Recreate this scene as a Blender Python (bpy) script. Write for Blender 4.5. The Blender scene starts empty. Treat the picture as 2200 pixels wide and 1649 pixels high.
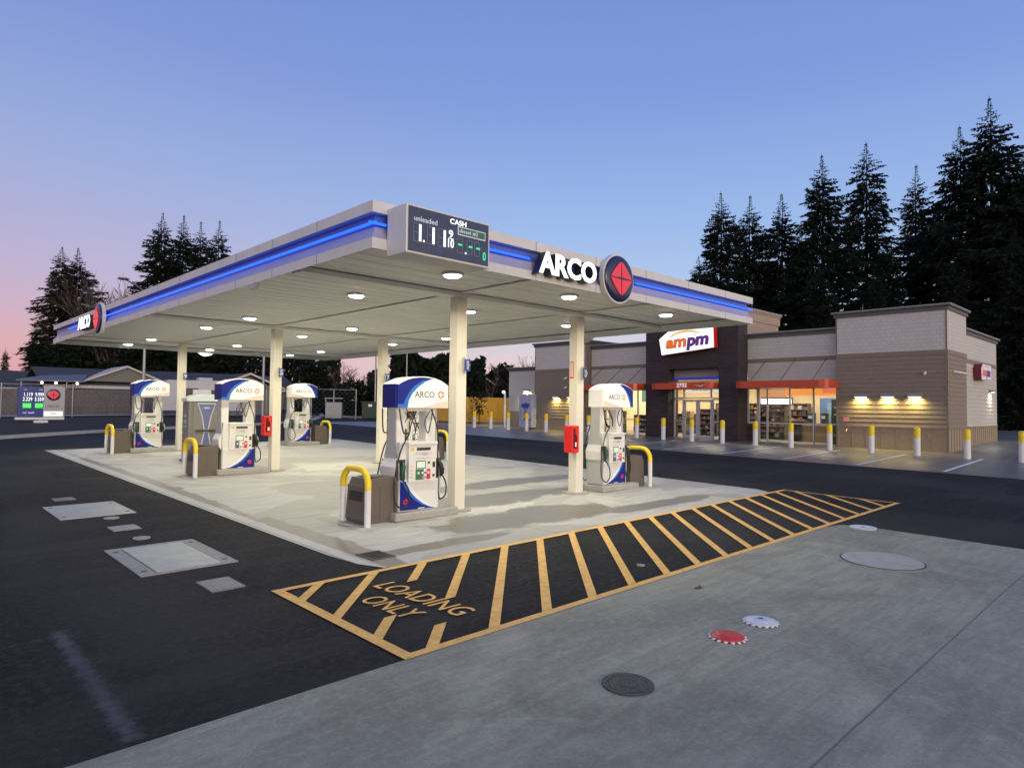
import bpy, bmesh, math, random
from mathutils import Vector, Matrix
random.seed(7)
PI = math.pi
D = bpy.data
SC = bpy.context.scene
COL = SC.collection

# ------------------------------------------------------------------ camera
cam = D.cameras.new('camera'); cam.sensor_width = 36; cam.lens = 23.606; cam.clip_end = 3000
co = D.objects.new('camera', cam); COL.objects.link(co); SC.camera = co
co.matrix_world = Matrix(((0.72036501, -0.03313679, -0.69280316, 0),
                          (-0.6934925, -0.01722498, -0.72025791, 0),
                          (0.01193352, 0.99930238, -0.03538839, 2.3), (0, 0, 0, 1)))
# ------------------------------------------------------------------ world
W = D.worlds.new('World'); SC.world = W; W.use_nodes = True
nt = W.node_tree; N = nt.nodes; L = nt.links
for n in list(N): N.remove(n)
def nn(tree, t, **k):
    n = tree.nodes.new(t)
    for a, b in k.items(): setattr(n, a, b)
    return n
def ramp(tree, stops, src=None, interp='LINEAR'):
    r = nn(tree, 'ShaderNodeValToRGB'); cr = r.color_ramp; cr.interpolation = interp
    while len(cr.elements) > 1: cr.elements.remove(cr.elements[-1])
    for i, (p, c) in enumerate(stops):
        e = cr.elements[0] if i == 0 else cr.elements.new(p)
        e.position = p; e.color = (c[0], c[1], c[2], 1)
    if src is not None: tree.links.new(src, r.inputs[0])
    return r
def s2l(r, g, b):
    f = lambda c: (c/255/12.92) if c/255 <= .04045 else ((c/255+.055)/1.055)**2.4
    return (f(r), f(g), f(b))
tc = nn(nt, 'ShaderNodeTexCoord'); sep = nn(nt, 'ShaderNodeSeparateXYZ'); L.new(tc.outputs['Generated'], sep.inputs[0])
# dusk sky over the twilight arch: colour by elevation, once for the pink side and once for the bright side
pink = ramp(nt, [(0, s2l(214, 150, 162)), (.07, s2l(212, 158, 174)), (.16, s2l(186, 164, 198)), (.30, s2l(152, 164, 212)), (.46, s2l(122, 144, 208)), (.75, s2l(94, 120, 192)), (1, s2l(80, 110, 180))], sep.outputs[2])
cool = ramp(nt, [(0, s2l(232, 202, 196)), (.06, s2l(222, 206, 210)), (.14, s2l(184, 200, 232)), (.25, s2l(154, 184, 232)), (.42, s2l(124, 153, 218)), (.75, s2l(94, 121, 194)), (1, s2l(80, 110, 180))], sep.outputs[2])
dot = nn(nt, 'ShaderNodeVectorMath', operation='DOT_PRODUCT'); L.new(tc.outputs['Generated'], dot.inputs[0]); dot.inputs[1].default_value = (-.39, .92, 0)
mr = nn(nt, 'ShaderNodeMapRange'); L.new(dot.outputs['Value'], mr.inputs[0]); mr.inputs[1].default_value = .35; mr.inputs[2].default_value = .93
mx = nn(nt, 'ShaderNodeMix', data_type='RGBA'); L.new(mr.outputs[0], mx.inputs[0]); L.new(cool.outputs[0], mx.inputs[6]); L.new(pink.outputs[0], mx.inputs[7])
# afterglow where the sun went down (behind the camera)
sky = nn(nt, 'ShaderNodeTexSky', sky_type='NISHITA'); sky.sun_disc = False
sky.sun_elevation = math.radians(2.0); sky.sun_rotation = math.radians(165)
bg1 = nn(nt, 'ShaderNodeBackground'); bg1.inputs[1].default_value = 1.0; L.new(mx.outputs[2], bg1.inputs[0])
bg2 = nn(nt, 'ShaderNodeBackground'); bg2.inputs[1].default_value = 0.03; L.new(sky.outputs[0], bg2.inputs[0])
glow = ramp(nt, [(0, (1.75, 1.2, .66)), (.10, (1.4, 1.05, .64)), (.28, (.82, .68, .47)), (.5, (.30, .26, .20)), (.8, (0, 0, 0))], sep.outputs[2])
dg_ = nn(nt, 'ShaderNodeVectorMath', operation='DOT_PRODUCT'); L.new(tc.outputs['Generated'], dg_.inputs[0]); dg_.inputs[1].default_value = (-.42, -.90, 0)
mg_ = nn(nt, 'ShaderNodeMapRange'); mg_.interpolation_type = 'SMOOTHSTEP'; L.new(dg_.outputs['Value'], mg_.inputs[0]); mg_.inputs[1].default_value = 0.0; mg_.inputs[2].default_value = .95
up_ = nn(nt, 'ShaderNodeMath', operation='GREATER_THAN'); L.new(sep.outputs[2], up_.inputs[0]); up_.inputs[1].default_value = -.02
gm_ = nn(nt, 'ShaderNodeMath', operation='MULTIPLY'); L.new(mg_.outputs[0], gm_.inputs[0]); L.new(up_.outputs[0], gm_.inputs[1])
gs_ = nn(nt, 'ShaderNodeMath', operation='MULTIPLY'); L.new(gm_.outputs[0], gs_.inputs[0]); gs_.inputs[1].default_value = 1.7
bg3 = nn(nt, 'ShaderNodeBackground'); L.new(glow.outputs[0], bg3.inputs[0]); L.new(gs_.outputs[0], bg3.inputs[1])
ad0 = nn(nt, 'ShaderNodeAddShader'); L.new(bg1.outputs[0], ad0.inputs[0]); L.new(bg2.outputs[0], ad0.inputs[1])
ad = nn(nt, 'ShaderNodeAddShader'); L.new(ad0.outputs[0], ad.inputs[0]); L.new(bg3.outputs[0], ad.inputs[1])
wo = nn(nt, 'ShaderNodeOutputWorld'); L.new(ad.outputs[0], wo.inputs[0])
# last glow of the sun, very low and soft
sl = D.lights.new('sun', 'SUN'); sl.energy = 0.8; sl.angle = math.radians(20); sl.color = (1, .83, .66)
so = D.objects.new('sun', sl); COL.objects.link(so)
so.rotation_euler = Vector((.14, .98, -.13)).to_track_quat('-Z', 'Y').to_euler()
SC.view_settings.view_transform = 'Standard'; SC.view_settings.look = 'None'
SC.view_settings.exposure = 0.0; SC.view_settings.gamma = 1
SC.cycles.use_denoising = True
SC.cycles.max_bounces = 6; SC.cycles.transparent_max_bounces = 12
SC.cycles.sample_clamp_indirect = 4; SC.cycles.caustics_reflective = False; SC.cycles.caustics_refractive = False

# ------------------------------------------------------------------ materials
MATS = {}
def mat(name, col, rough=.6, metal=0, emit=0, noise=0, nscale=8, bump=0, bscale=40, spec=.5, emitcol=None, stretch=None):
    if name in MATS: return MATS[name]
    m = D.materials.new(name); m.use_nodes = True; t = m.node_tree; b = t.nodes['Principled BSDF']
    b.inputs['Base Color'].default_value = (*col, 1); b.inputs['Roughness'].default_value = rough
    b.inputs['Metallic'].default_value = metal; b.inputs['Specular IOR Level'].default_value = spec
    if emit:
        b.inputs['Emission Color'].default_value = (*(emitcol or col), 1); b.inputs['Emission Strength'].default_value = emit
    if noise or bump:
        c = nn(t, 'ShaderNodeTexCoord'); src = c.outputs['Object']
        if stretch:
            mp = nn(t, 'ShaderNodeMapping'); mp.inputs['Scale'].default_value = stretch; t.links.new(src, mp.inputs[0]); src = mp.outputs[0]
    if noise:
        n = nn(t, 'ShaderNodeTexNoise'); n.inputs['Scale'].default_value = nscale; n.inputs['Detail'].default_value = 6; n.inputs['Roughness'].default_value = .65
        t.links.new(src, n.inputs[0])
        r = ramp(t, [(.3, [max(0, x*(1-noise)) for x in col]), (.7, [min(1, x*(1+noise)) for x in col])], n.outputs[0])
        t.links.new(r.outputs[0], b.inputs['Base Color'])
    if bump:
        n2 = nn(t, 'ShaderNodeTexNoise'); n2.inputs['Scale'].default_value = bscale; n2.inputs['Detail'].default_value = 4
        t.links.new(src, n2.inputs[0])
        bp = nn(t, 'ShaderNodeBump'); bp.inputs['Strength'].default_value = bump; bp.inputs['Distance'].default_value = .01
        t.links.new(n2.outputs[0], bp.inputs['Height']); t.links.new(bp.outputs[0], b.inputs['Normal'])
    MATS[name] = m; return m
def emis(name, col, s):
    if name in MATS: return MATS[name]
    m = D.materials.new(name); m.use_nodes = True; t = m.node_tree
    b = t.nodes['Principled BSDF']; b.inputs['Base Color'].default_value = (.02, .02, .02, 1)
    b.inputs['Emission Color'].default_value = (*col, 1); b.inputs['Emission Strength'].default_value = s
    b.inputs['Roughness'].default_value = .3
    MATS[name] = m; return m
def glass(name, tint=(1, 1, 1)):
    if name in MATS: return MATS[name]
    m = D.materials.new(name); m.use_nodes = True; t = m.node_tree
    t.nodes.remove(t.nodes['Principled BSDF']); out = t.nodes['Material Output']
    tr = nn(t, 'ShaderNodeBsdfTransparent'); tr.inputs[0].default_value = (*tint, 1)
    gl = nn(t, 'ShaderNodeBsdfGlossy'); gl.inputs['Roughness'].default_value = .03
    fr = nn(t, 'ShaderNodeFresnel'); fr.inputs[0].default_value = 1.5
    mxs = nn(t, 'ShaderNodeMixShader'); t.links.new(fr.outputs[0], mxs.inputs[0]); t.links.new(tr.outputs[0], mxs.inputs[1]); t.links.new(gl.outputs[0], mxs.inputs[2])
    t.links.new(mxs.outputs[0], out.inputs[0]); MATS[name] = m; return m

# --- ground materials with wear that belongs to the surface
def math_(t, op, a, b=None, c=None, clamp=False):
    n = nn(t, 'ShaderNodeMath', operation=op); n.use_clamp = clamp
    for i, v in enumerate((a, b, c)):
        if v is None: continue
        if isinstance(v, (int, float)): n.inputs[i].default_value = v
        else: t.links.new(v, n.inputs[i])
    return n.outputs[0]
def noise_(t, src, scale, detail=5, rough=.6, dist=0):
    n = nn(t, 'ShaderNodeTexNoise'); n.inputs['Scale'].default_value = scale; n.inputs['Detail'].default_value = detail
    n.inputs['Roughness'].default_value = rough; n.inputs['Distortion'].default_value = dist
    t.links.new(src, n.inputs[0]); return n.outputs[0]
def mapr(t, v, a, b, c=0, d=1, smooth=True):
    n = nn(t, 'ShaderNodeMapRange'); n.interpolation_type = 'SMOOTHSTEP' if smooth else 'LINEAR'
    t.links.new(v, n.inputs[0])
    for i, x in enumerate((a, b, c, d)): n.inputs[i+1].default_value = x
    return n.outputs[0]
def mixc(t, f, a, b):
    n = nn(t, 'ShaderNodeMix', data_type='RGBA')
    if isinstance(f, (int, float)): n.inputs[0].default_value = f
    else: t.links.new(f, n.inputs[0])
    for i, v in ((6, a), (7, b)):
        if isinstance(v, tuple): n.inputs[i].default_value = (*v, 1)
        else: t.links.new(v, n.inputs[i])
    return n.outputs[2]
def gmat(name):
    m = D.materials.new(name); m.use_nodes = True; t = m.node_tree
    c = nn(t, 'ShaderNodeTexCoord'); b = t.nodes['Principled BSDF']; return m, t, c.outputs['Object'], b
def stretched(t, src, sc, rot=0):
    mp = nn(t, 'ShaderNodeMapping'); mp.inputs['Scale'].default_value = sc; mp.inputs['Rotation'].default_value = (0, 0, rot)
    t.links.new(src, mp.inputs[0]); return mp.outputs[0]
def bump_(t, b, h, s, d=.01):
    bp = nn(t, 'ShaderNodeBump'); bp.inputs['Strength'].default_value = s; bp.inputs['Distance'].default_value = d
    t.links.new(h, bp.inputs['Height']); t.links.new(bp.outputs[0], b.inputs['Normal'])
def segdist(t, src, a, b_):
    # distance to the segment a-b in the ground plane
    s = nn(t, 'ShaderNodeSeparateXYZ'); t.links.new(src, s.inputs[0])
    dx, dy = b_[0]-a[0], b_[1]-a[1]; l2 = dx*dx+dy*dy
    px = math_(t, 'SUBTRACT', s.outputs[0], a[0]); py = math_(t, 'SUBTRACT', s.outputs[1], a[1])
    u = math_(t, 'ADD', math_(t, 'MULTIPLY', px, dx/l2), math_(t, 'MULTIPLY', py, dy/l2), clamp=True)
    ex = math_(t, 'SUBTRACT', px, math_(t, 'MULTIPLY', u, dx)); ey = math_(t, 'SUBTRACT', py, math_(t, 'MULTIPLY', u, dy))
    return math_(t, 'SQRT', math_(t, 'ADD', math_(t, 'MULTIPLY', ex, ex), math_(t, 'MULTIPLY', ey, ey)))

def asphalt():
    m, t, src, b = gmat('asphalt')
    fine = noise_(t, src, 95, 3, .8); big = noise_(t, stretched(t, src, (.5, .22, 1)), .9, 5, .6, .4)
    speck = noise_(t, src, 160, 2, .5); agg = noise_(t, src, 13, 7, .95); pat = noise_(t, stretched(t, src, (1, .5, 1), .5), .28, 3, .5, .6)
    c = mixc(t, mapr(t, big, .38, .68), (.011, .0105, .0105), (.023, .022, .0215))
    c = mixc(t, mapr(t, pat, .42, .6, 0, .8), c, (.044, .043, .040))
    c = mixc(t, mapr(t, noise_(t, stretched(t, src, (.25, 2.2, 1), .2), .8, 5, .6, .3), .5, .7, 0, .6), c, (.055, .053, .050))
    c = mixc(t, math_(t, 'MULTIPLY', mapr(t, agg, .47, .60), .85), c, (.058, .056, .052))
    c = mixc(t, math_(t, 'MULTIPLY', mapr(t, fine, .45, .7), .8), c, (.05, .048, .046))
    c = mixc(t, math_(t, 'MULTIPLY', mapr(t, speck, .72, .78), .5), c, (.16, .16, .16))
    n2 = noise_(t, src, 11, 7, .85)
    for a_, b_, w, k in (((1.37, 7.5), (1.34, 4.95), .10, .26), ((1.37, 7.5), (1.33, 6.6), .05, .12), ((.6, 7.32), (1.37, 7.4), .03, .10), ((1.30, 5.6), (1.33, 5.0), .06, .12)):
        d = segdist(t, src, a_, b_)
        d = math_(t, 'ADD', d, math_(t, 'MULTIPLY', math_(t, 'SUBTRACT', n2, .5), .30))
        f = mapr(t, d, w, 0, 0, k)
        c = mixc(t, f, c, (.22, .22, .25))
    t.links.new(c, b.inputs['Base Color'])
    t.links.new(mapr(t, big, .3, .7, .8, .95), b.inputs['Roughness'])
    b.inputs['Specular IOR Level'].default_value = .12
    bump_(t, b, agg, .8, .02); return m
def lane_asphalt():
    return asphalt()
def forecourt():
    m, t, src, b = gmat('forecourt_concrete')
    fine = noise_(t, src, 60, 4, .7); brush = noise_(t, stretched(t, src, (1.2, 9, 1)), 1.3, 6, .6, .3)
    blot = noise_(t, stretched(t, src, (.85, 1.1, 1), .3), .34, 3, .45, 1.1)
    c = mixc(t, mapr(t, brush, .3, .72), (.42, .405, .36), (.53, .515, .46))
    c = mixc(t, math_(t, 'MULTIPLY', mapr(t, fine, .3, .7), .25), c, (.36, .34, .31))
    s = nn(t, 'ShaderNodeSeparateXYZ'); t.links.new(src, s.inputs[0])
    # damp patches along the drainage edges and in the middle lane
    wet = mapr(t, blot, .52, .545)
    def blob(x, y, rx, ry):
        px = math_(t, 'DIVIDE', math_(t, 'SUBTRACT', s.outputs[0], x), rx); py = math_(t, 'DIVIDE', math_(t, 'SUBTRACT', s.outputs[1], y), ry)
        r2 = math_(t, 'SQRT', math_(t, 'ADD', math_(t, 'MULTIPLY', px, px), math_(t, 'MULTIPLY', py, py)))
        return r2
    w2 = noise_(t, src, 1.3, 5, .6, .6)
    tot = None
    for bl in ((10.0, 10.9, 3.0, .75), (8.1, 8.9, 1.5, .8), (9.9, 8.8, 1.6, .9), (11.9, 12.6, 3.4, .6), (5.15, 9.3, .28, 3.2), (5.05, 18.5, .22, 9), (6.5, 8.1, 1.6, .22), (12.2, 8.2, 2.2, .35)):
        r2 = blob(*bl); r2 = math_(t, 'ADD', r2, math_(t, 'MULTIPLY', math_(t, 'SUBTRACT', w2, .5), 1.5))
        f = mapr(t, r2, 1.0, .78)
        tot = f if tot is None else math_(t, 'MAXIMUM', tot, f)
    wetm = math_(t, 'MAXIMUM', tot, math_(t, 'MULTIPLY', wet, .35))
    c = mixc(t, math_(t, 'MULTIPLY', wetm, .9), c, (.16, .145, .11))
    # rusty drag marks
    rust = noise_(t, stretched(t, src, (.6, 4, 1)), 1.0, 4, .5, .2)
    c = mixc(t, math_(t, 'MULTIPLY', mapr(t, rust, .62, .74), .4), c, (.34, .25, .17))
    # saw-cut joints
    def joint(axis, period, off, w):
        v = s.outputs[axis]; mm = math_(t, 'PINGPONG', math_(t, 'ADD', v, off), period/2)
        return mapr(t, mm, w, w*.4)
    j = math_(t, 'MAXIMUM', joint(0, 3.56, -4.77+3.56/2*0, .022), joint(1, 4.0, -7.45, .022))
    # the pale edge strip along the two long sides
    e = math_(t, 'LESS_THAN', s.outputs[0], 4.98)
    c = mixc(t, math_(t, 'MULTIPLY', e, .6), c, (.50, .49, .46))
    c = mixc(t, math_(t, 'MULTIPLY', j, .6), c, (.13, .12, .11))
    t.links.new(c, b.inputs['Base Color'])
    t.links.new(mapr(t, wetm, 0, 1, .72, .42), b.inputs['Roughness'])
    bump_(t, b, fine, .2, .004); return m
def plain_concrete(name, a, b2, jx=None, jy=None, broom=(1.2, 8, 1), dark=(.09, .09, .09), rough=.8, blot=.6):
    m, t, src, b = gmat(name)
    fine = noise_(t, src, 120, 4, .8); brush = noise_(t, stretched(t, src, broom), 1.1, 6, .65, .5); big = noise_(t, src, .55, 5, .6, .8)
    c = mixc(t, mapr(t, brush, .3, .75), a, b2)
    c = mixc(t, math_(t, 'MULTIPLY', mapr(t, big, .42, .62), blot), c, tuple(x*.6 for x in a))
    tyre = noise_(t, stretched(t, src, (.35, 3.2, 1), .35), 1.2, 5, .65, .6)
    c = mixc(t, mapr(t, tyre, .56, .7, 0, .35), c, tuple(x*.45 for x in a))
    c = mixc(t, math_(t, 'MULTIPLY', mapr(t, noise_(t, src, 1.6, 6, .7, 1.5), .56, .72), .4), c, tuple(min(1, x*1.35) for x in b2))
    c = mixc(t, math_(t, 'MULTIPLY', mapr(t, fine, .38, .62), .45), c, tuple(x*.5 for x in a))
    c = mixc(t, math_(t, 'MULTIPLY', mapr(t, noise_(t, src, 16, 6, .9),   .46, .60), .22), c, tuple(min(1, x*1.3) for x in b2))
    s = nn(t, 'ShaderNodeSeparateXYZ'); t.links.new(src, s.inputs[0])
    for ax, js in ((0, jx), (1, jy)):
        for jv in js or ():
            wob = math_(t, 'MULTIPLY', math_(t, 'SUBTRACT', noise_(t, src, .8, 3), .5), .03)
            d = math_(t, 'ABSOLUTE', math_(t, 'ADD', math_(t, 'SUBTRACT', s.outputs[ax], jv), wob))
            c = mixc(t, mapr(t, d, .012, .004, 0, .7), c, dark)
    t.links.new(c, b.inputs['Base Color']); b.inputs['Roughness'].default_value = rough
    bump_(t, b, fine, .35, .005); return m

M_ASPH = asphalt(); M_FORE = forecourt()
M_DRIVE = plain_concrete('drive_concrete', (.297, .287, .213), (.432, .415, .302), jx=(-2.2, 12.6, 17.6), jy=(1.76, -3.4))
M_APRON = plain_concrete('apron_concrete', (.15, .15, .14), (.23, .23, .21), jx=(27.4, 31.0), jy=tuple(2.1+5.1*i for i in range(8)), rough=.38)
M_KERB = plain_concrete('kerb_concrete', (.38, .37, .34), (.5, .49, .46), blot=.2)
M_SOIL = mat('soil', (.012, .010, .009), 1, noise=.7, nscale=1.5, bump=1, bscale=6)
M_YPAINT = mat('yellow_road_paint', (.84, .47, .11), .7, noise=.2, nscale=9, bump=.3, bscale=80)
M_WPAINT = mat('white_road_paint', (.85, .85, .82), .7, noise=.15, nscale=12)
M_WHITE = mat('white_enamel', (.74, .74, .71), .38, noise=.03, nscale=3)
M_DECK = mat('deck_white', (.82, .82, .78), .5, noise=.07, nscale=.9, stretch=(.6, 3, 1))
M_FASC = mat('fascia_white', (.60, .60, .585), .42, noise=.05, nscale=2)
M_FBLUE = mat('fascia_blue', (.06, .11, .46), .35, noise=.08, nscale=1.5)
M_FGREY = mat('fascia_grey_blue', (.36, .35, .38), .4, noise=.08, nscale=1.5)
M_LED = emis('blue_led', (.008, .10, 1), 2.4)
M_COL = mat('column_cream', (.70, .67, .56), .4, noise=.04, nscale=3)
M_BLUE = mat('pump_blue', (.004, .014, .19), .4, spec=.3)
M_LBLUE = mat('pump_light_blue', (.015, .14, .50), .4)
M_NAVY = mat('navy', (.012, .02, .075), .2)
M_RED = mat('logo_red', (.75, .03, .05), .35)
M_ORANGE = mat('logo_orange', (.78, .12, .04), .4)
M_BLACK = mat('black_rubber', (.012, .012, .013), .45)
M_DARK = mat('dark_plastic', (.03, .03, .032), .4)
M_PUMPW = mat('pump_white', (.70, .70, .66), .35, noise=.02, nscale=4)
M_PUMPG = mat('pump_grey', (.42, .43, .42), .4, noise=.03, nscale=4)
M_PEACH = mat('pump_peach', (.76, .60, .47), .4)
M_GREYTXT = mat('sign_grey', (.12, .12, .15), .5)
M_BIN = mat('bin_brown', (.115, .095, .075), .6, noise=.08, nscale=20)
M_YEL = mat('bollard_yellow', (.80, .58, .015), .4, noise=.06, nscale=6)
M_BWHITE = mat('bollard_white', (.68, .68, .67), .45, noise=.06, nscale=8)
M_ISL = plain_concrete('island_concrete', (.33, .32, .29), (.43, .42, .38), blot=.2)
M_STEEL = mat('galvanised', (.30, .31, .33), .45, .6, noise=.1)
M_IRON = mat('cast_iron', (.06, .06, .06), .6, .3, noise=.3, nscale=12, bump=.5, bscale=50)
M_PLATE = mat('vault_plate', (.42, .43, .38), .5, .2, noise=.15, nscale=3, bump=.3, bscale=30)
M_PLATE2 = mat('vault_rim', (.30, .29, .27), .8, noise=.2, nscale=8)
M_TREAD = mat('tread_plate', (.19, .195, .2), .5, .3, noise=.25, nscale=14, bump=1, bscale=45)
M_RED2 = mat('red_box', (.62, .015, .012), .35)

# ------------------------------------------------------------------ mesh helpers
class MB:
    def __init__(s): s.v = []; s.f = []; s.m = []; s.sm = []
    def add(s, vs, fs, mi=0, sm=False):
        o = len(s.v); s.v += [tuple(v) for v in vs]
        s.f += [tuple(i+o for i in f) for f in fs]; s.m += [mi]*len(fs); s.sm += [sm]*len(fs); return s
    def box(s, x0, x1, y0, y1, z0, z1, mi=0):
        vs = [(x, y, z) for x in (x0, x1) for y in (y0, y1) for z in (z0, z1)]
        return s.add(vs, [(0, 1, 3, 2), (4, 6, 7, 5), (0, 4, 5, 1), (2, 3, 7, 6), (0, 2, 6, 4), (1, 5, 7, 3)], mi)
    def bbox(s, x0, x1, y0, y1, z0, z1, r=.01, mi=0, seg=2, top_only=False):
        bm = bmesh.new(); bmesh.ops.create_cube(bm, size=1)
        for v in bm.verts: v.co = Vector(((x0+x1)/2+v.co.x*(x1-x0), (y0+y1)/2+v.co.y*(y1-y0), (z0+z1)/2+v.co.z*(z1-z0)))
        bmesh.ops.bevel(bm, geom=bm.edges[:] , offset=r, segments=seg, affect='EDGES', profile=.5)
        return s.bm(bm, mi)
    def bm(s, bm, mi=0, sm=False, M=None):
        bm.verts.ensure_lookup_table(); vs = [(M @ v.co if M else v.co.copy()) for v in bm.verts]
        fs = [tuple(v.index for v in f.verts) for f in bm.faces]; s.add(vs, fs, mi, sm); bm.free(); return s
    def prism(s, pts, axis, a, b, mi=0, sm=False):
        # pts: 2D outline; axis 'y': (x,z) extruded in y ; 'x': (y,z) ; 'z': (x,y)
        n = len(pts)
        def P(p, t): return {'y': (p[0], t, p[1]), 'x': (t, p[0], p[1]), 'z': (p[0], p[1], t)}[axis]
        vs = [P(p, a) for p in pts]+[P(p, b) for p in pts]
        s.add(vs, [tuple(range(n)), tuple(range(2*n-1, n-1, -1))], mi)
        s.add(vs, [(i, i+n, (i+1) % n+n, (i+1) % n) for i in range(n)], mi, sm); return s
    def cyl(s, x, y, z0, z1, r, n=16, mi=0, r2=None, sm=True, cap=True):
        r2 = r if r2 is None else r2
        a = [(x+r*math.cos(2*PI*i/n), y+r*math.sin(2*PI*i/n), z0) for i in range(n)]
        b = [(x+r2*math.cos(2*PI*i/n), y+r2*math.sin(2*PI*i/n), z1) for i in range(n)]
        s.add(a+b, [(i, (i+1) % n, (i+1) % n+n, i+n) for i in range(n)], mi, sm)
        if cap: s.add(a, [tuple(range(n-1, -1, -1))], mi); s.add(b, [tuple(range(n))], mi)
        return s
    def tube(s, pts, r, n=8, mi=0, smooth_path=0, cap=True):
        P = [Vector(p) for p in pts]
        R = r if isinstance(r, list) else [r]*len(P)
        if smooth_path:
            Q = []; RR = []
            for i in range(len(P)-1):
                p0 = P[max(i-1, 0)]; p1 = P[i]; p2 = P[i+1]; p3 = P[min(i+2, len(P)-1)]
                for k in range(smooth_path):
                    t = k/smooth_path
                    Q.append(.5*((2*p1)+(p2-p0)*t+(2*p0-5*p1+4*p2-p3)*t*t+(3*p1-p0-3*p2+p3)*t**3)); RR.append(R[i]*(1-t)+R[i+1]*t)
            Q.append(P[-1]); RR.append(R[-1]); P = Q; R = RR
        up = Vector((0, 0, 1)); vs = []; prev = None
        for i, p in enumerate(P):
            d = (P[min(i+1, len(P)-1)]-P[max(i-1, 0)])
            if d.length < 1e-9: d = Vector((0, 0, 1))
            d.normalize()
            if prev is None: a = d.cross(up if abs(d.z) < .9 else Vector((1, 0, 0))).normalized()
            else:
                a = prev-d*prev.dot(d)
                a = a.normalized() if a.length > 1e-6 else d.cross(Vector((1, 0, 0))).normalized()
            prev = a; b = d.cross(a)
            vs += [p+(a*math.cos(2*PI*k/n)+b*math.sin(2*PI*k/n))*R[i] for k in range(n)]
        fs = [(i*n+k, i*n+(k+1) % n, (i+1)*n+(k+1) % n, (i+1)*n+k) for i in range(len(P)-1) for k in range(n)]
        s.add(vs, fs, mi, True)
        if cap: s.add(vs[:n], [tuple(range(n-1, -1, -1))], mi); s.add(vs[-n:], [tuple(range(n))], mi)
        return s
    def ball(s, x, y, z, r, mi=0, sx=1, sy=1, sz=1, seg=16, rings=10):
        bm = bmesh.new(); bmesh.ops.create_uvsphere(bm, u_segments=seg, v_segments=rings, radius=r)
        for v in bm.verts: v.co = Vector((x+v.co.x*sx, y+v.co.y*sy, z+v.co.z*sz))
        return s.bm(bm, mi, True)
    def xf(s, M):
        s.v = [tuple(M @ Vector(v)) for v in s.v]; return s
    def build(s, name, mats, parent=None, loc=None):
        me = D.meshes.new(name); me.from_pydata(s.v, [], s.f)
        for m in (mats if isinstance(mats, (list, tuple)) else [mats]): me.materials.append(m)
        if len(s.f): me.polygons.foreach_set('material_index', s.m); me.polygons.foreach_set('use_smooth', s.sm)
        bm = bmesh.new(); bm.from_mesh(me); bmesh.ops.recalc_face_normals(bm, faces=bm.faces[:]); bm.to_mesh(me); bm.free()
        me.update()
        o = D.objects.new(name, me); COL.objects.link(o)
        if loc: o.location = loc
        if parent: o.parent = parent
        return o
def tag(o, label=None, cat=None, group=None, kind=None):
    for k, v in (('label', label), ('category', cat), ('group', group), ('kind', kind)):
        if v: o[k] = v
    return o
def thing(name, label, cat, loc=(0, 0, 0), rz=0, group=None):
    o = D.objects.new(name, None); COL.objects.link(o); o.location = loc; o.rotation_euler = (0, 0, rz)
    return tag(o, label, cat, group)
def dup(root, loc, rz=0, label=None, group=None, scale=None):
    r = root.copy(); COL.objects.link(r); r.location = loc; r.rotation_euler = (0, 0, rz)
    if scale: r.scale = scale
    if label: r['label'] = label
    if group: r['group'] = group
    for ch in list(root.children):
        c = ch.copy(); COL.objects.link(c); c.parent = r
        for g in list(ch.children):
            d = g.copy(); COL.objects.link(d); d.parent = c
    return r
ORD = ['first', 'second', 'third', 'fourth', 'fifth', 'sixth', 'seventh', 'eighth', 'ninth', 'tenth', 'eleventh', 'twelfth', 'thirteenth', 'fourteenth', 'fifteenth', 'sixteenth', 'seventeenth', 'eighteenth', 'nineteenth', 'twentieth']

_tc = {}
def text(mb, s, origin, right, up, w=None, h=.3, depth=.01, bold=0, mi=0, shear=0, center=False, spacing=1):
    """lettering: fitted to height h (and width w), lying in the plane right/up, thick towards right x up"""
    key = (s, bold, shear, spacing)
    if key not in _tc:
        cu = D.curves.new('t', 'FONT'); cu.body = s; cu.offset = bold; cu.shear = shear; cu.resolution_u = 3; cu.space_character = spacing
        ob = D.objects.new('t', cu); COL.objects.link(ob); bpy.context.view_layer.update()
        me = D.meshes.new_from_object(ob.evaluated_get(bpy.context.evaluated_depsgraph_get()))
        bm = bmesh.new(); bm.from_mesh(me); bmesh.ops.remove_doubles(bm, verts=bm.verts[:], dist=1e-5)
        bmesh.ops.triangulate(bm, faces=bm.faces[:])
        vs = [v.co.copy() for v in bm.verts]; bm.verts.ensure_lookup_table()
        fs = [tuple(v.index for v in f.verts) for f in bm.faces]
        es = [tuple(v.index for v in e.verts) for e in bm.edges if len(e.link_faces) == 1]
        bm.free(); D.objects.remove(ob); D.curves.remove(cu); D.meshes.remove(me)
        _tc[key] = (vs, fs, es)
    vs, fs, es = _tc[key]
    x0 = min(v.x for v in vs); x1 = max(v.x for v in vs); y0 = min(v.y for v in vs); y1 = max(v.y for v in vs)
    sy = h/(y1-y0); sx = (w/(x1-x0)) if w else sy
    R = Vector(right).normalized(); U = Vector(up).normalized(); Nn = R.cross(U)
    O = Vector(origin); offx = -(x1+x0)/2 if center else -x0; offy = -(y1+y0)/2 if center else -y0
    f0 = [O+R*((v.x+offx)*sx)+U*((v.y+offy)*sy)+Nn*depth for v in vs]
    n = len(vs); b0 = [p-Nn*depth for p in f0]
    mb.add(f0+b0, fs+[(a, b, b+n, a+n) for a, b in es], mi); return mb

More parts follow.
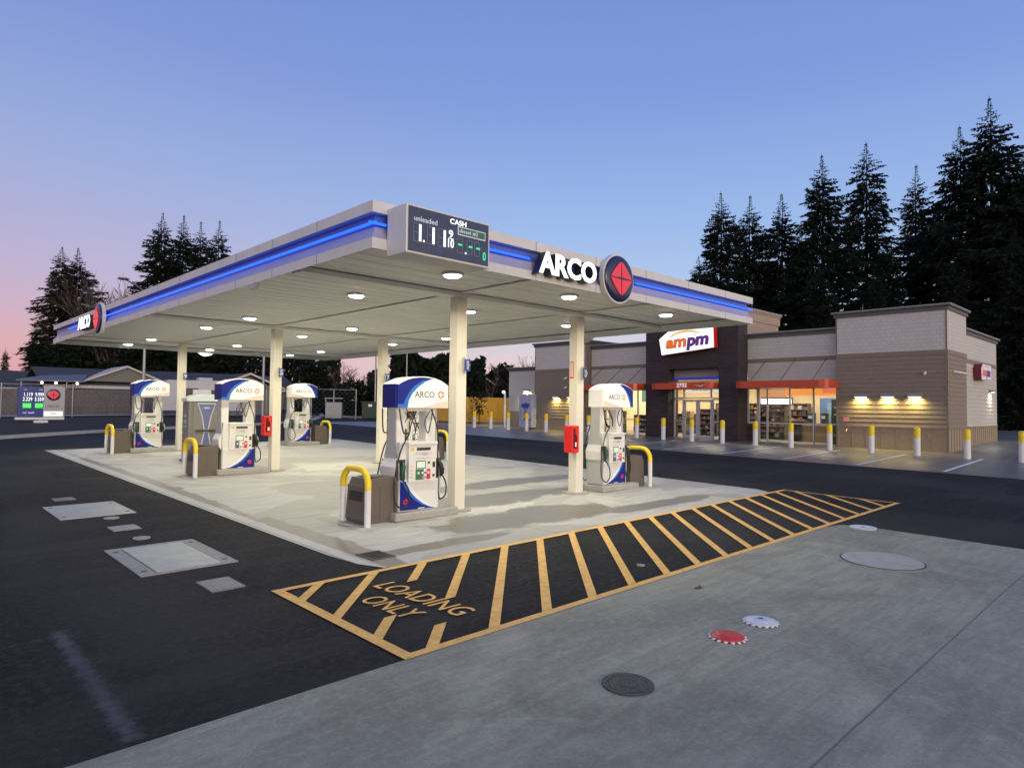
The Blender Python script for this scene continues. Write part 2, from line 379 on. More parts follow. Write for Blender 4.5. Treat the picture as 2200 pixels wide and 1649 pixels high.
def G(x, y):
    k = min(max(x-18, 0), 27)*.0005*min(max(25-y, -15), 35)
    return .0113*x+.018*y+k
def gridsheet(name, x0, x1, y0, y1, dz, m, step=2.0, thick=0, extra_x=(18, 45), extra_y=(-10, 25, 40), keep=None):
    def ax(a, b, extra):
        s = {a, b} | {e for e in extra if a < e < b}; k = math.ceil(a/step)*step
        while k < b: s.add(k); k += step
        return sorted(s)
    X = ax(x0, x1, extra_x); Y = ax(y0, y1, extra_y); mb = MB()
    vs = [(x, y, G(x, y)+dz) for y in Y for x in X]; nx = len(X)
    fs = [(j*nx+i, j*nx+i+1, (j+1)*nx+i+1, (j+1)*nx+i) for j in range(len(Y)-1) for i in range(nx-1)]
    mb.add(vs, fs)
    o = mb.build(name, m); tag(o, kind='structure'); return o
def polysheet(mb, pts, dz, mi=0):
    mb.add([(x, y, G(x, y)+dz) for x, y in pts], [tuple(range(len(pts)))], mi); return mb

# ------------------------------------------------------------------ ground
X = [-700, -300, -100, -50]+[i*2 for i in range(-12, 35)]+[90, 140, 300, 800]
Y = [-700, -300, -100, -40]+[-10+i*2 for i in range(0, 36)]+[25, 90, 140, 300, 900]
X = sorted(set(X) | {45, 18}); Y = sorted(set(Y) | {-10, 25, 40})
mb = MB(); nx = len(X)
def GG(x, y):
    X_ = min(max(x, -60), 110); Y_ = min(max(y, -60), 120)
    return G(X_, Y_)
mb.add([(x, y, GG(x, y)) for y in Y for x in X], [(j*nx+i, j*nx+i+1, (j+1)*nx+i+1, (j+1)*nx+i) for j in range(len(Y)-1) for i in range(nx-1)])
tag(mb.build('ground', M_ASPH), kind='structure')
# forecourt slab: rounded near corner
mb = MB(); polysheet(mb, [(4.72, 8.6), (4.67, 28.95), (16.2, 28.95), (16.2, 7.9), (15.9, 7.43), (5.25, 7.43), (4.95, 7.5), (4.78, 7.9)], .008)
tag(mb.build('forecourt_slab', M_FORE), kind='structure')
mb = MB()
polysheet(mb, [(-30, 4.79), (12.4, 4.83), (12.9, 4.72), (13.08, 4.3), (13.12, -40), (-30, -40)], .008)
tag(mb.build('driveway', M_DRIVE), kind='structure')
gridsheet('pavement', 24.05, 62, -24, 46, .014, M_APRON)
# yellow hatched loading bay
mb = MB(); Z = .013
def line(a, b, w, z=Z):
    d = Vector((b[0]-a[0], b[1]-a[1])).normalized(); n = Vector((-d.y, d.x))*w/2
    polysheet(mb, [(a[0]-n.x, a[1]-n.y), (b[0]-n.x, b[1]-n.y), (b[0]+n.x, b[1]+n.y), (a[0]+n.x, a[1]+n.y)], z)
x0, x1, ya, yb, lw = 3.46, 16.6, 4.86, 7.41, .10
line((x0-.06, ya), (x1+.06, ya), lw); line((x0-.06, yb), (x1+.06, yb), lw)
polysheet(mb, [(x0-.06, ya+lw/2), (x0+.06, ya+lw/2), (x0+.06, yb-lw/2), (x0-.06, yb-lw/2)], Z)
polysheet(mb, [(x1-.04, ya+lw/2), (x1+.04, ya+lw/2), (x1+.04, yb-lw/2), (x1-.04, yb-lw/2)], Z)
H = yb-ya-lw
def diag(xt, f0=0, f1=1, w=.108):
    # f from the top edge downwards, 45 degrees; clipped at the side lines, bevelled parallel to the edges
    for_x = lambda f: xt-H*f
    lo = (xt-(x1-.04))/H; hi = (xt-(x0+.06))/H
    f0 = max(f0, lo); f1 = min(f1, hi)
    if f1 <= f0+.02: return
    hw = w*.7071
    yt = yb-lw/2
    pts = []
    A = (for_x(f0), yt-H*f0); B = (for_x(f1), yt-H*f1)
    if lo > 0 and f0 == lo: pts += [(x1-.04, A[1]-hw), (x1-.04, min(A[1]+hw, yt))]
    else: pts += [(A[0]+hw, A[1]), (A[0]-hw, A[1])]
    if hi < 1 and f1 == hi: pts += [(x0+.06, min(B[1]+hw, yt)), (x0+.06, max(B[1]-hw, ya+lw/2))]
    else: pts += [(B[0]-hw, B[1]), (B[0]+hw, B[1])]
    if pts[0][0] == x1-.04: pts = [pts[1], pts[2], pts[3], pts[0]]
    polysheet(mb, pts, Z+.001)
for k in range(-1, 19):
    xt = 4.70+.757*k
    if k == 1: diag(xt, 0, .25); diag(xt, .62, 1)
    elif k == 2: diag(xt, 0, .59); diag(xt, .83, 1)
    else: diag(xt)
TZ = lambda x, y: G(x, y)+Z+.001
text(mb, 'LOADING', (4.36, 6.86, TZ(4.36, 6.86)+.002), (.05, -1, -.018), (1, 0, .0113), w=1.46, h=.30, depth=.001, bold=.004)
text(mb, 'ONLY', (3.95, 6.50, TZ(3.95, 6.50)+.002), (.05, -1, -.018), (1, 0, .0113), w=.82, h=.29, depth=.001, bold=.004)
tag(mb.build('road_marking', M_YPAINT), kind='structure')
mb = MB()
for k in range(7):
    y = 5.8+2.55*k; line((24.35, y), (30.1, y+.12), .12, .030)
tag(mb.build('parking_lines', M_WPAINT), kind='structure')

# kerbs and planting strip on the far side
def kerbrun(name, pts, w=.32, h=.14):
    mb = MB()
    for (a, b) in zip(pts[:-1], pts[1:]):
        d = Vector((b[0]-a[0], b[1]-a[1])).normalized(); n = Vector((-d.y, d.x))*w/2
        vs = []
        for p in (a, b):
            for sgn in (-1, 1):
                for zz in (0, h): vs.append((p[0]+n.x*sgn, p[1]+n.y*sgn, G(*p)+zz+(0 if zz else -.05)))
        mb.add(vs, [(0, 1, 3, 2), (4, 6, 7, 5), (0, 4, 5, 1), (2, 3, 7, 6), (1, 5, 7, 3)])
    return tag(mb.build(name, M_KERB), kind='structure')
KP = [(-14, 26), (-4, 31.2), (.5, 33.8), (4.2, 36.1), (6.6, 37.8), (8.8, 39.1), (11, 40.2), (14, 41.2), (18, 42.6), (22, 45.5), (26, 50), (30, 56), (33, 62)]
kerbrun('kerb', KP)
mb = MB()
far = [(-40, 57), (-14, 56.8), (0, 56.8), (6, 56.8), (10, 56.8), (14, 56.8), (18, 56.8), (22, 57), (26, 58), (29, 62)]
bed = [(p[0]-.05, p[1]+.18) for p in KP]
top = []
for i in range(len(bed)-1):
    a, b = bed[i], bed[i+1]; fa = (a[0]-3, 56.8 if a[1] < 56 else 64); fb = (b[0]-3 if i < len(bed)-2 else b[0]-3, 56.8 if b[1] < 56 else 64)
    n = 6
    for k in range(n):
        q = []
        for (p, f_) in ((a, fa), (b, fb)):
            for kk in (k, k+1):
                t_ = kk/n; x = p[0]*(1-t_)+f_[0]*t_; y = p[1]*(1-t_)+f_[1]*t_
                q.append((x, y, G(x, y)+.1+.12*math.sin(t_*PI)+random.uniform(0, .001)))
        mb.add(q, [(0, 1, 3, 2)])
tag(mb.build('soil_bed', M_SOIL), kind='structure')
gridsheet('sidewalk', -40, 27, 56.6, 58.2, .2, M_KERB)
mb = MB(); polysheet(mb, [(-60, 58.3), (60, 58.3), (140, 140), (-120, 140)], .08)
tag(mb.build('yard', M_SOIL), kind='structure')
kerbrun('kerb', [(30.5, 56), (34, 50.5), (37.5, 47.2)], .25)

# ------------------------------------------------------------------ canopy
CX0, CX1, CY0, CY1 = 4.77, 15.47, 7.67, 28.68
ZB, ZT, ZD = 4.40, 5.04, 4.56
can = thing('fuel_canopy', 'long flat forecourt canopy with blue neon strip round its white fascia', 'canopy')
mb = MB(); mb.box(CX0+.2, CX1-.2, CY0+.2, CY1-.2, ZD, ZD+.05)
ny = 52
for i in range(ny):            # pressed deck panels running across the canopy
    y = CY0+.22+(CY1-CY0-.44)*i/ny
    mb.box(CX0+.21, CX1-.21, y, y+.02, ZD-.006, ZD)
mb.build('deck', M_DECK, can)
mb = MB()
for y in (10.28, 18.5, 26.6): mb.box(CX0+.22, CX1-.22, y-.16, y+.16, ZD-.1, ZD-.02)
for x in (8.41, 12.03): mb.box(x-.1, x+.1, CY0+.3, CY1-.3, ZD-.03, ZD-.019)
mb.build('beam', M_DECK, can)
mb = MB(); mb.box(CX0+.1, CX1-.1, CY0+.1, CY1-.1, ZT-.12, ZT-.06); mb.build('roof', M_STEEL, can)
# fascia cross-section (distance inwards, z)
prof = [(.30, ZD-.03), (.0, ZB), (.0, 4.545), (.045, 4.60), (.085, 4.66), (.10, 4.72), (.10, 4.885), (.0, 4.885), (.0, ZT), (.05, ZT), (.05, ZT-.1)]
pm = [0, 0, 2, 2, 2, 1, 0, 0, 0, 0]
def ringpt(u, z):
    return [(CX0+u, CY0+u, z), (CX1-u, CY0+u, z), (CX1-u, CY1-u, z), (CX0+u, CY1-u, z)]
for side in range(4):
    mb = MB()
    for i in range(len(prof)-1):
        a = ringpt(*prof[i]); b = ringpt(*prof[i+1]); j = (side+1) % 4
        mb.add([a[side], a[j], b[j], b[side]], [(0, 1, 2, 3)], pm[i])
    if side == 3:
        for k in range(1, 14):
            y = CY0+1.52*k; mb.box(CX0-.003, CX0-.001, y, y+.008, ZB, 4.545, 3); mb.box(CX0-.003, CX0-.001, y, y+.008, 4.885, ZT, 3)
    if side == 0:
        for k in range(1, 7):
            x = CX0+1.56*k; mb.box(x, x+.008, CY0-.003, CY0-.001, ZB, 4.545, 3); mb.box(x, x+.008, CY0-.003, CY0-.001, 4.885, ZT, 3)
    mb.build('fascia', [M_FASC, M_FBLUE, M_FGREY, M_GREYTXT], can)
# neon tubes
for a, b in (((CX0, 7.64), (CX0, 21.75)), ((CX0, 24.85), (CX0, 26.35))):
    MB().tube([(CX0+.03, a[1], 4.745), (CX0+.03, b[1], 4.745)], .019, 8).build('neon_tube', M_LED, can)
for a, b in ((4.74, 5.0), (6.45, 7.77), (10.73, 15.5)):
    MB().tube([(a, CY0+.03, 4.745), (b, CY0+.03, 4.745)], .019, 8).build('neon_tube', M_LED, can)
for cx, cy in ((8.405, 10.28), (8.43, 18.5), (8.43, 26.45), (12.035, 10.32), (12.05, 18.58), (12.05, 26.5)):
    g0 = G(cx, cy)
    mb = MB(); mb.bbox(cx-.125, cx+.125, cy-.115, cy+.125, g0, ZD-.05, .012, seg=2)
    mb.box(cx-.127, cx+.127, cy-.117, cy+.127, g0+1.55, g0+1.556)
    mb.build('column', M_COL, can)
    MB().cyl(cx, cy, g0, g0+.035, .30, 28).build('column_footing', M_ISL, can)

M_LENS = emis('lamp_lens', (1, .97, .86), 14)
LX = (7.06, 10.03, 13.47); LY = (8.82, 11.9, 17.1, 20.17, 25.4, 28.2)
cl = thing('canopy_light', 'x', 'ceiling light')
mb = MB(); mb.cyl(0, 0, -.05, .0, .19, 24); mb.build('housing', M_WHITE, cl)
mb = MB(); mb.cyl(0, 0, -.075, -.05, .12, 24, r2=.15)
lens = mb.build('lens', M_LENS, cl)
la = D.lights.new('canopy_light_lamp', 'AREA'); la.shape = 'DISK'; la.size = .3; la.energy = 57; la.color = (1, .955, .76); la.spread = math.radians(165)
lo = D.objects.new('lamp', la); COL.objects.link(lo); lo.parent = cl; lo.location = (0, 0, -.08)
side_w = ('fascia with the price sign', 'second', 'third', 'fourth', 'fifth', 'row nearest the houses')
rows_w = ['row nearest the price board', 'second row behind the price board', 'third row behind the price board', 'fourth row behind the price board', 'fifth row behind the price board', 'farthest row from the price board']
cols_w = ['long neon side', 'middle line', 'store side']
first = True
for j, y in enumerate(LY):
    for i, x in enumerate(LX):
        lab = 'round ceiling light, %s, %s' % (rows_w[j], cols_w[i])
        if first: o = cl; o.location = (x, y, ZD); o['label'] = lab; o['group'] = 'round lights under the fuel canopy'; first = False
        else: dup(cl, (x, y, ZD), 0, lab, 'round lights under the fuel canopy')

# ---- signs on the fascia
def diamond_petals(mb, c, R, U, Nn, r, gap=.05, mi=0, t=.01, inner=None):
    inner = inner or gap*2.2
    c = Vector(c); R = Vector(R); U = Vector(U); Nn = Vector(Nn)
    # four triangular petals round a slim four-pointed star
    for sx, sy in ((1, 1), (-1, 1), (-1, -1), (1, -1)):
        p = [(gap*sx, r*.97*sy)]
        for k in range(1, 6): a = PI/2*k/6; p.append((sx*(gap+(r-gap)*math.sin(a)**1.72), sy*(gap+(r-gap)*math.cos(a)**1.72)))
        p += [(r*.97*sx, gap*sy), (inner*sx, inner*sy)]
        f = [c+R*x+U*y+Nn*t for x, y in p]; b = [c+R*x+U*y for x, y in p]; n = len(p)
        mb.add(f+b, [tuple(range(n)), tuple(range(2*n-1, n-1, -1))]+[(i, i+n, (i+1) % n+n, (i+1) % n) for i in range(n)], mi)
def disc(mb, c, R, U, Nn, r, t0, t1, mi=0, n=40, dome=0):
    c = Vector(c); R = Vector(R); U = Vector(U); Nn = Vector(Nn)
    rings = [(r, t0), (r, t1)]
    if dome:
        for k in range(1, 6): a = PI/2*k/6; rings.append((r*math.cos(a), t1+dome*math.sin(a)))
    vs = [c+(R*math.cos(2*PI*i/n)+U*math.sin(2*PI*i/n))*rr+Nn*tt for rr, tt in rings for i in range(n)]
    fs = [(k*n+i, k*n+(i+1) % n, (k+1)*n+(i+1) % n, (k+1)*n+i) for k in range(len(rings)-1) for i in range(n)]
    mb.add(vs, fs, mi, bool(dome)); m = len(rings)-1
    mb.add(vs[m*n:], [tuple(range(n))], mi); mb.add(vs[:n], [tuple(range(n-1, -1, -1))], mi)
M_LETTER = emis('lit_letter_face', (.95, .97, 1), 1.7)
M_LREDLIT = emis('lit_red', (1, .02, .045), .72)
M_RETURN = mat('letter_return', (.02, .022, .04), .4)
def emblem(label, c, R, Nn, lit=True):
    e = thing('emblem_sign', label, 'sign', c)
    U = (0, 0, 1); mb = MB(); disc(mb, (0, 0, 0), R, U, Nn, .46, 0, .09); mb.build('rim', M_FASC, e)
    mb = MB(); disc(mb, (0, 0, 0), R, U, Nn, .425, .09, .105, dome=.05); mb.build('dome', M_NAVY, e)
    mb = MB(); diamond_petals(mb, Vector(Nn)*.152, R, U, Nn, .31, .010, t=.012); mb.build('star_emblem', M_LREDLIT if lit else M_RED, e)
    return e
emblem('round navy sign with red diamond star beside the big lit letters', (9.98, CY0-.02, 4.705), (1, 0, 0), (0, -1, 0))
emblem('round navy and red sign on the far end of the long neon fascia', (CX0+.02, 21.9, 4.69), (0, -1, 0), (-1, 0, 0))
emblem('back of round sign dipping below the far fascia over the distant pumps', (10.05, CY1, 4.735), (1, 0, 0), (0, 1, 0))
emblem('round sign dipping below the canopy edge facing the store', (CX1, 13.0, 4.735), (0, -1, 0), (1, 0, 0))
def letters(label, o, R, Nn, w):
    e = thing('letter_sign', label, 'sign', o)
    mb = MB(); text(mb, 'ARCO', (0, 0, 0), R, (0, 0, 1), w=w, h=.375, depth=.17, bold=.034); mb.build('letter_box', M_RETURN, e)
    mb = MB(); text(mb, 'ARCO', Vector(Nn)*.171, R, (0, 0, 1), w=w, h=.375, depth=.012, bold=.032); mb.build('letter_face', M_LETTER, e)
letters('large white lit ARCO letters beside the price board', (7.78, CY0-.01, 4.49), (1, 0, 0), (0, -1, 0), 1.46)
letters('small looking white ARCO letters at the far end of the long fascia', (CX0-.01, 23.85, 4.49), (0, -1, 0), (-1, 0, 0), 1.5)

# price board
ps = thing('price_sign', 'dark framed cash price board reading unleaded and diesel at the canopy corner', 'price sign', (5.0, 7.22, 4.31))
mb = MB(); mb.bbox(0, 1.46, 0, .448, 0, .65, .012); mb.build('cabinet', M_FASC, ps)
mb = MB(); mb.box(.028, 1.432, -.004, 0, .028, .622); mb.build('face', mat('price_face', (.022, .035, .085), .25, noise=.3, nscale=6), ps)
M_DIGW = emis('digit_white', (.95, 1, 1), 1.6); M_DIGG = emis('digit_green', (.0, .9, .28), 1.3)
M_SOFTW = emis('sign_text_white', (.8, .84, .95), .75)
def plate(mb, x0, x1, z0, z1, y=-.007, mi=0, t=.004): mb.box(x0, x1, y-t, y, z0, z1, mi)
mb = MB(); text(mb, 'CASH', (.72, -.005, .515), (1, 0, 0), (0, 0, 1), w=.29, h=.072, depth=.003, bold=.012); mb.build('heading_lettering', M_DIGW, ps)
mb = MB(); text(mb, 'unleaded', (.12, -.005, .44), (1, 0, 0), (0, 0, 1), w=.38, h=.068, depth=.003); mb.build('unleaded_lettering', M_SOFTW, ps)
mb = MB()
for x in (.20, .42, .61): plate(mb, x+.0, x+.036, .175, .40)
plate(mb, .265, .29, .175, .20)
text(mb, '9', (.70, -.005, .315), (1, 0, 0), (0, 0, 1), w=.075, h=.11, depth=.003, bold=.01)
text(mb, '10', (.69, -.005, .18), (1, 0, 0), (0, 0, 1), w=.10, h=.12, depth=.003, bold=.01); plate(mb, .69, .79, .303, .308)
mb.build('price_lettering', M_DIGW, ps)
M_GHOST = mat('unlit_segment', (.085, .10, .17), .3)
mb = MB()
for x0_, z0_, h_, w_ in ((.115, .17, .235, .1), (.335, .17, .235, .09), (.52, .17, .235, .09), (.85, .14, .20, .1), (1.03, .14, .2, .09), (1.17, .14, .2, .09)):
    for zz in (0, h_/2, h_): plate(mb, x0_, x0_+w_, z0_+zz-.008, z0_+zz+.008, -.0045, 0, .001)
    for xx in (0, w_): plate(mb, x0_+xx-.008, x0_+xx+.008, z0_, z0_+h_, -.0045, 0, .0008)
mb.build('unlit_segments', M_GHOST, ps)
mb = MB(); plate(mb, .86, 1.37, .385, .505, -.0045, 0, .002); plate(mb, .872, 1.358, .397, .493, -.007, 1, .002)
text(mb, 'diesel #2', (.885, -.0095, .418), (1, 0, 0), (0, 0, 1), w=.34, h=.055, depth=.002, mi=0); mb.build('diesel_plate', [M_SOFTW, emis('green_plate', (.02, .17, .05), .5)], ps)
mb = MB()
for x in (.87, 1.06, 1.20): m1 = MB(); plate(m1, x, x+.065, .24, .263); m1.build('diesel_dash', M_DIGG, ps)
text(mb, '0', (1.325, -.005, .10), (1, 0, 0), (0, 0, 1), w=.055, h=.12, depth=.003); mb.build('diesel_lettering', M_DIGG, ps)
mb = MB(); plate(mb, .99, 1.015, .135, .16); mb.build('decimal_point', M_DIGW, ps)
# small flood lamp clipped under the long fascia
fl = thing('floodlight', 'small lamp clipped below the long neon fascia edge', 'lamp', (CX0, 11.45, ZB-.02))
MB().prism([(-.12, 0), (.12, 0), (.06, -.09), (-.06, -.09)], 'x', -.05, .05).build('lamp_body', M_FGREY, fl)

# ------------------------------------------------------------------ fuel pumps
def swoosh(mb, pts, y0, y1, mi, s, flipz=False):
    p = [(s*x, z) for x, z in pts]
    mb.prism(p, 'y', y0, y1, mi)
VW = .60; VB, VS, VP = 1.85, 2.285, 2.44
def varc(t):   # top edge of the valance at t in 0..1
    x = abs(t*2-1); return VS+(VP-VS)*(1-x**2.4)
M_SCREEN = emis('pump_screen', (.86, 1, .72), .9)
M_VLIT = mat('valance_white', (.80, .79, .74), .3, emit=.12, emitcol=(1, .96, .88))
def make_pump(s, s_low, label, left_green=True):
    """s=+1: blue end of the valance at -x; s_low likewise for the lower panel"""
    t = thing('fuel_pump', label, 'fuel pump')
    # body: pedestal, waist and frame
    mb = MB(); mb.bbox(-.44, .44, -.24, .24, 0, .56, .02)
    mb.prism([(-.44, .50), (.44, .50), (.53, .60), (.54, .80), (.44, 1.0), (.42, 1.24), (-.42, 1.24), (-.44, 1.0), (-.54, .80), (-.53, .60)], 'y', -.22, .22)
    mb.build('body', M_PUMPW, t)
    mb = MB()
    for a, b in ((-.46, -.25), (.22, .45)): mb.bbox(a, b, -.12, .12, 1.22, 1.86, .02)
    mb.box(-.25, .22, -.10, .10, 1.80, 1.86); mb.build('frame', M_PUMPW, t)
    mb = MB()
    for sx in (-1, 1): mb.prism([(-.235, .02), (-.26, .5), (-.22, 1.0), (-.14, 1.25), (-.125, 1.85), (.125, 1.85), (.14, 1.25), (.22, 1.0), (.26, .5), (.235, .02)], 'x', sx*.44, sx*.465)
    mb.build('side_panel', M_PUMPG, t)
    # front and back fittings
    for k, sg in enumerate((-1, 1)):
        Y0 = sg*.22; Yf = lambda d: Y0+sg*d
        def bx(m_, x0, x1, d0, d1, z0, z1, mi=0): m_.box(x0, x1, min(Yf(d0), Yf(d1)), max(Yf(d0), Yf(d1)), z0, z1, mi)
        mb = MB(); bx(mb, -.28, .33, .0, .075, .52, 1.20); bx(mb, -.30, .35, .0, .095, 1.20, 1.235)
        bx(mb, -.13, .22, .075, .10, 1.055, 1.075); bx(mb, -.13, .22, .075, .088, .96, .975)
        mb.build('card_terminal', M_PUMPW, t)
        for nm_, q in (('display_slot', (-.11, .20, .0755, .079, 1.085, 1.14)), ('receipt_slot', (.25, .31, .0755, .079, .77, .87)), ('card_slot', (.25, .30, .0755, .079, .60, .645)), ('card_slot', (.14, .19, .0755, .079, .84, .88))):
            mb = MB(); bx(mb, *q); mb.build(nm_, M_DARK, t)
        mb = MB(); bx(mb, -.12, .09, .0755, .080, .755, .90); mb.build('screen_bezel', M_DARK, t)
        mb = MB(); bx(mb, -.105, .075, .0805, .083, .77, .885); mb.build('screen', M_SCREEN, t)
        mb = MB()
        cols = [0, 1, 2, 3] if s_low > 0 else [1, 2, 2, 3]
        for q, (xa, xb) in enumerate(((-.13, -.02), (-.02, .05), (.05, .11), (.11, .2))): bx(mb, xa, xb, .0755, .082, .56, .745, cols[q])
        for q, x in enumerate((-.07, .02, .08, .155)):
            bx(mb, x-.02, x+.02, .082, .092, .58, .62, (0, 4, 4, 3)[q])
            bx(mb, x-.02, x+.02, .082, .085, .66, .70, (2, 2, 1, 2)[q])
        mb.build('grade_buttons', [mat('button_green', (.03, .18, .08), .4), mat('button_slate', (.08, .1, .16), .4), mat('button_white', (.75, .75, .75), .4), mat('button_red', (.6, .04, .05), .4), mat('button_tan', (.4, .3, .2), .5)], t)
        mb = MB()
        for z in (.60, .66, .72, .80): bx(mb, -.24, -.19, .0755, .077, z, z+.02)
        mb.build('instruction_label', mat('label_pink', (.55, .42, .38), .5), t)
        mb = MB(); bx(mb, -.24, -.16, .0755, .077, 1.08, 1.14); mb.build('warning_sticker', mat('sticker_yellow', (.6, .5, .12), .5), t)
        mb = MB(); bx(mb, .02, .12, .0755, .078, .985, 1.04); mb.build('notice_sticker', mat('sticker_pale', (.5, .52, .55), .5), t)
        # lower panel with swoosh
        yf = sg*.2415; e1 = sg*.244; e2 = sg*.246; e3 = sg*.248
        W_ = .425
        blue = [(-W_, .02), (.36, .02), (.20, .045), (.05, .10), (-.10, .19), (-.22, .30), (-.31, .41), (-.36, .50), (-W_, .54)]
        lb = [(.36, .02), (.22, .055), (.08, .12), (-.06, .215), (-.18, .33), (-.26, .44), (-.30, .54), (-W_, .54), (-.36, .50), (-.31, .41), (-.22, .30), (-.10, .19), (.05, .10), (.20, .045)]
        wt = [(.40, .02), (.25, .075), (.12, .15), (-.01, .25), (-.12, .36), (-.19, .46), (-.22, .54), (-.30, .54), (-.26, .44), (-.18, .33), (-.06, .215), (.08, .12), (.22, .055), (.36, .02)]
        mb = MB()
        swoosh(mb, blue, yf, e1, 0, s_low); swoosh(mb, lb, yf, e1, 1, s_low); swoosh(mb, wt, yf, e1, 2, s_low)
        c = Vector((-s_low*.30, e1, .17)); Nn = Vector((0, sg, 0)); R = Vector((1, 0, 0))
        diamond_petals(mb, c, R, (0, 0, 1), Nn, .06, .004, 3, .002)
        mb.box(-.02, .12, min(e1, e2), max(e1, e2), .03, .045, 2)
        mb.build('lower_panel', [M_BLUE, M_LBLUE, mat('pump_bright_white', (.8, .82, .84), .3), M_RED], t)
        # nozzles in their boots and the hanging hoses
        for sx in (-1, 1):
            if s_low < 0 and s > 0 and sx < 0: continue
            mm = mat('nozzle_green', (.01, .07, .04), .4) if (sx < 0) else M_BLACK
            bx0, bx1 = (.35, .50) if sx > 0 else (-.50, -.31)
            mb = MB(); bx(mb, bx0, bx1, 0, .01, .55, .93); mb.build('nozzle_boot', M_DARK, t)
            cx = (bx0+bx1)/2
            mb = MB(); mb.tube([(cx-.02*sx, Yf(.04), .90), (cx, Yf(.09), .82), (cx+.02*sx, Yf(.10), .72), (cx+.03*sx, Yf(.08), .60)], [.022, .045, .042, .028], 8, smooth_path=3)
            mb.tube([(cx, Yf(.10), .80), (cx+.05*sx, Yf(.13), .74), (cx+.05*sx, Yf(.12), .64)], .012, 6)
            mb.build('nozzle', mm, t)
            mb = MB()
            if sx > 0:
                pts = [(cx+.05, Yf(.08), .62), (cx+.14, Yf(.08), .45), (cx+.15, Yf(.06), .25), (cx+.07, Yf(.03), .17), (cx+.02, Yf(.02), .25), (cx, Yf(-.0), .9), (cx-.02, Yf(.03), 1.3), (cx-.14, Yf(.10), 1.62), (cx-.22, Yf(.06), 1.84)]
            else:
                pts = [(cx-.03, Yf(.08), .60), (cx+.10, Yf(.10), .42), (cx+.12, Yf(.1), .2), (cx-.02, Yf(.1), .08), (cx-.17, Yf(.08), .22), (cx-.16, Yf(.06), .6), (cx-.04, Yf(.06), 1.1), (cx+.12, Yf(.08), 1.40), (cx-.02, Yf(.1), 1.42), (cx-.08, Yf(.05), 1.84)]
            mb.tube(pts, .0135, 6, smooth_path=5); mb.build('hose', M_BLACK, t)
            mb = MB()
            mb.tube([(sx*.30-.02, Yf(.02), 1.84), (sx*.30-.12*sx, Yf(.08), 1.55), (sx*.14, Yf(.06), 1.40), (sx*.10, Yf(.02), 1.60), (sx*.22, Yf(.0), 1.80)], .011, 6, smooth_path=5)
            mb.build('vapour_hose', M_DARK, t)
    # valance
    VO = .07 if s > 0 else .15
    n = 18; outline = [(-VW, VB+.01), (-VW, VS)]
    outline += [(-VW+2*VW*i/n, varc(i/n)) for i in range(1, n)]+[(VW, VS), (VW, VB+.01)]
    cham = lambda d: [(x*(1-d*.035/VW), z if z < VS-.03 else z-(.006 if d else 0)) for x, z in outline]
    mb = MB(); dy = .245
    A = cham(1); B = cham(0)
    rings = [(A, -dy), (B, -dy+.05), (B, dy-.05), (A, dy)]; m_ = len(A)
    vs = [(x, y, z) for P_, y in rings for x, z in P_]
    for k in range(3):
        for i in range(m_):
            isb = (i == 0 if s > 0 else i == m_-2)
            mb.add([vs[k*m_+i], vs[k*m_+(i+1) % m_], vs[(k+1)*m_+(i+1) % m_], vs[(k+1)*m_+i]], [(0, 1, 2, 3)], 1 if isb else 0)
    mb.add([vs[i] for i in range(m_)], [tuple(range(m_))]); mb.add([vs[3*m_+i] for i in range(m_)], [tuple(range(m_))])
    mb.xf(Matrix.Translation((VO, 0, 0)))
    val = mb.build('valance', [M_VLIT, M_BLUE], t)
    T = lambda tt: -VW+.022+tt*(2*VW-.044)/1.2
    dark = [(.12, 0), (.16, .13), (.25, .27), (.36, .385), (.55, .49), (.80, .545)]
    lite = [(.22, 0), (.25, .13), (.33, .26), (.46, .375), (.62, .475), (.83, .548)]
    if s < 0:
        dark = [(.05, 0), (.09, .12), (.16, .25), (.26, .38), (.38, .47), (.54, .535)]
        lite = [(.12, 0), (.15, .12), (.22, .25), (.31, .375), (.42, .465), (.57, .54)]
    topz = lambda tt: varc(tt/1.2)-VB-.035
    for sg in (-1, 1):
        ya, yb_ = sorted((sg*dy, sg*(dy+.003))); mb = MB()
        xe = dark[-1][0]; up_ = [(tt*xe, topz(tt*xe)) for tt in (.98, .8, .6, .45, .3, .15, .0)]
        band = [(T(tt), VB+.015+z) for tt, z in dark]+[(T(tt), VB+.015+z) for tt, z in up_]
        low = [(T(0), VB+.015), (T(dark[0][0]), VB+.015)]
        swoosh(mb, low+band[1:], ya, yb_, 0, s)
        lp = [(T(tt), VB+.015+z) for tt, z in lite]+[(T(tt), VB+.015+z) for tt, z in reversed(dark)]
        swoosh(mb, lp, ya, yb_, 1, s)
        if s > 0: swoosh(mb, [(T(0), VB+.012), (T(.22), VB+.012), (T(.235), VB+.08), (T(.14), VB+.075), (T(0), VB+.075)], *sorted((sg*(dy+.003), sg*(dy+.005))), 1, s)
        pch = [(T(.55), VB+.02), (T(.75), VB+.065), (T(.95), VB+.115), (T(1.19), VB+.15), (T(1.19), VB+.02)]
        swoosh(mb, pch, ya, yb_, 2, s)
        R = (1, 0, 0) if sg < 0 else (-1, 0, 0); Nn = (0, sg, 0)
        vis_s = s if sg < 0 else -s
        x0t = -.21 if s > 0 else -.40
        xt_ = x0t if sg < 0 else -x0t
        text(mb, 'ARCO', (xt_, sg*dy, VB+.20), R, (0, 0, 1), w=.45, h=.115, depth=.003, bold=.014, mi=3)
        lx = (x0t+.60)*(1 if sg < 0 else -1)
        diamond_petals(mb, (lx, sg*dy, VB+.258), R, (0, 0, 1), Nn, .082, .003, 4, .003, .020)
        mb.xf(Matrix.Translation((VO, 0, 0)))
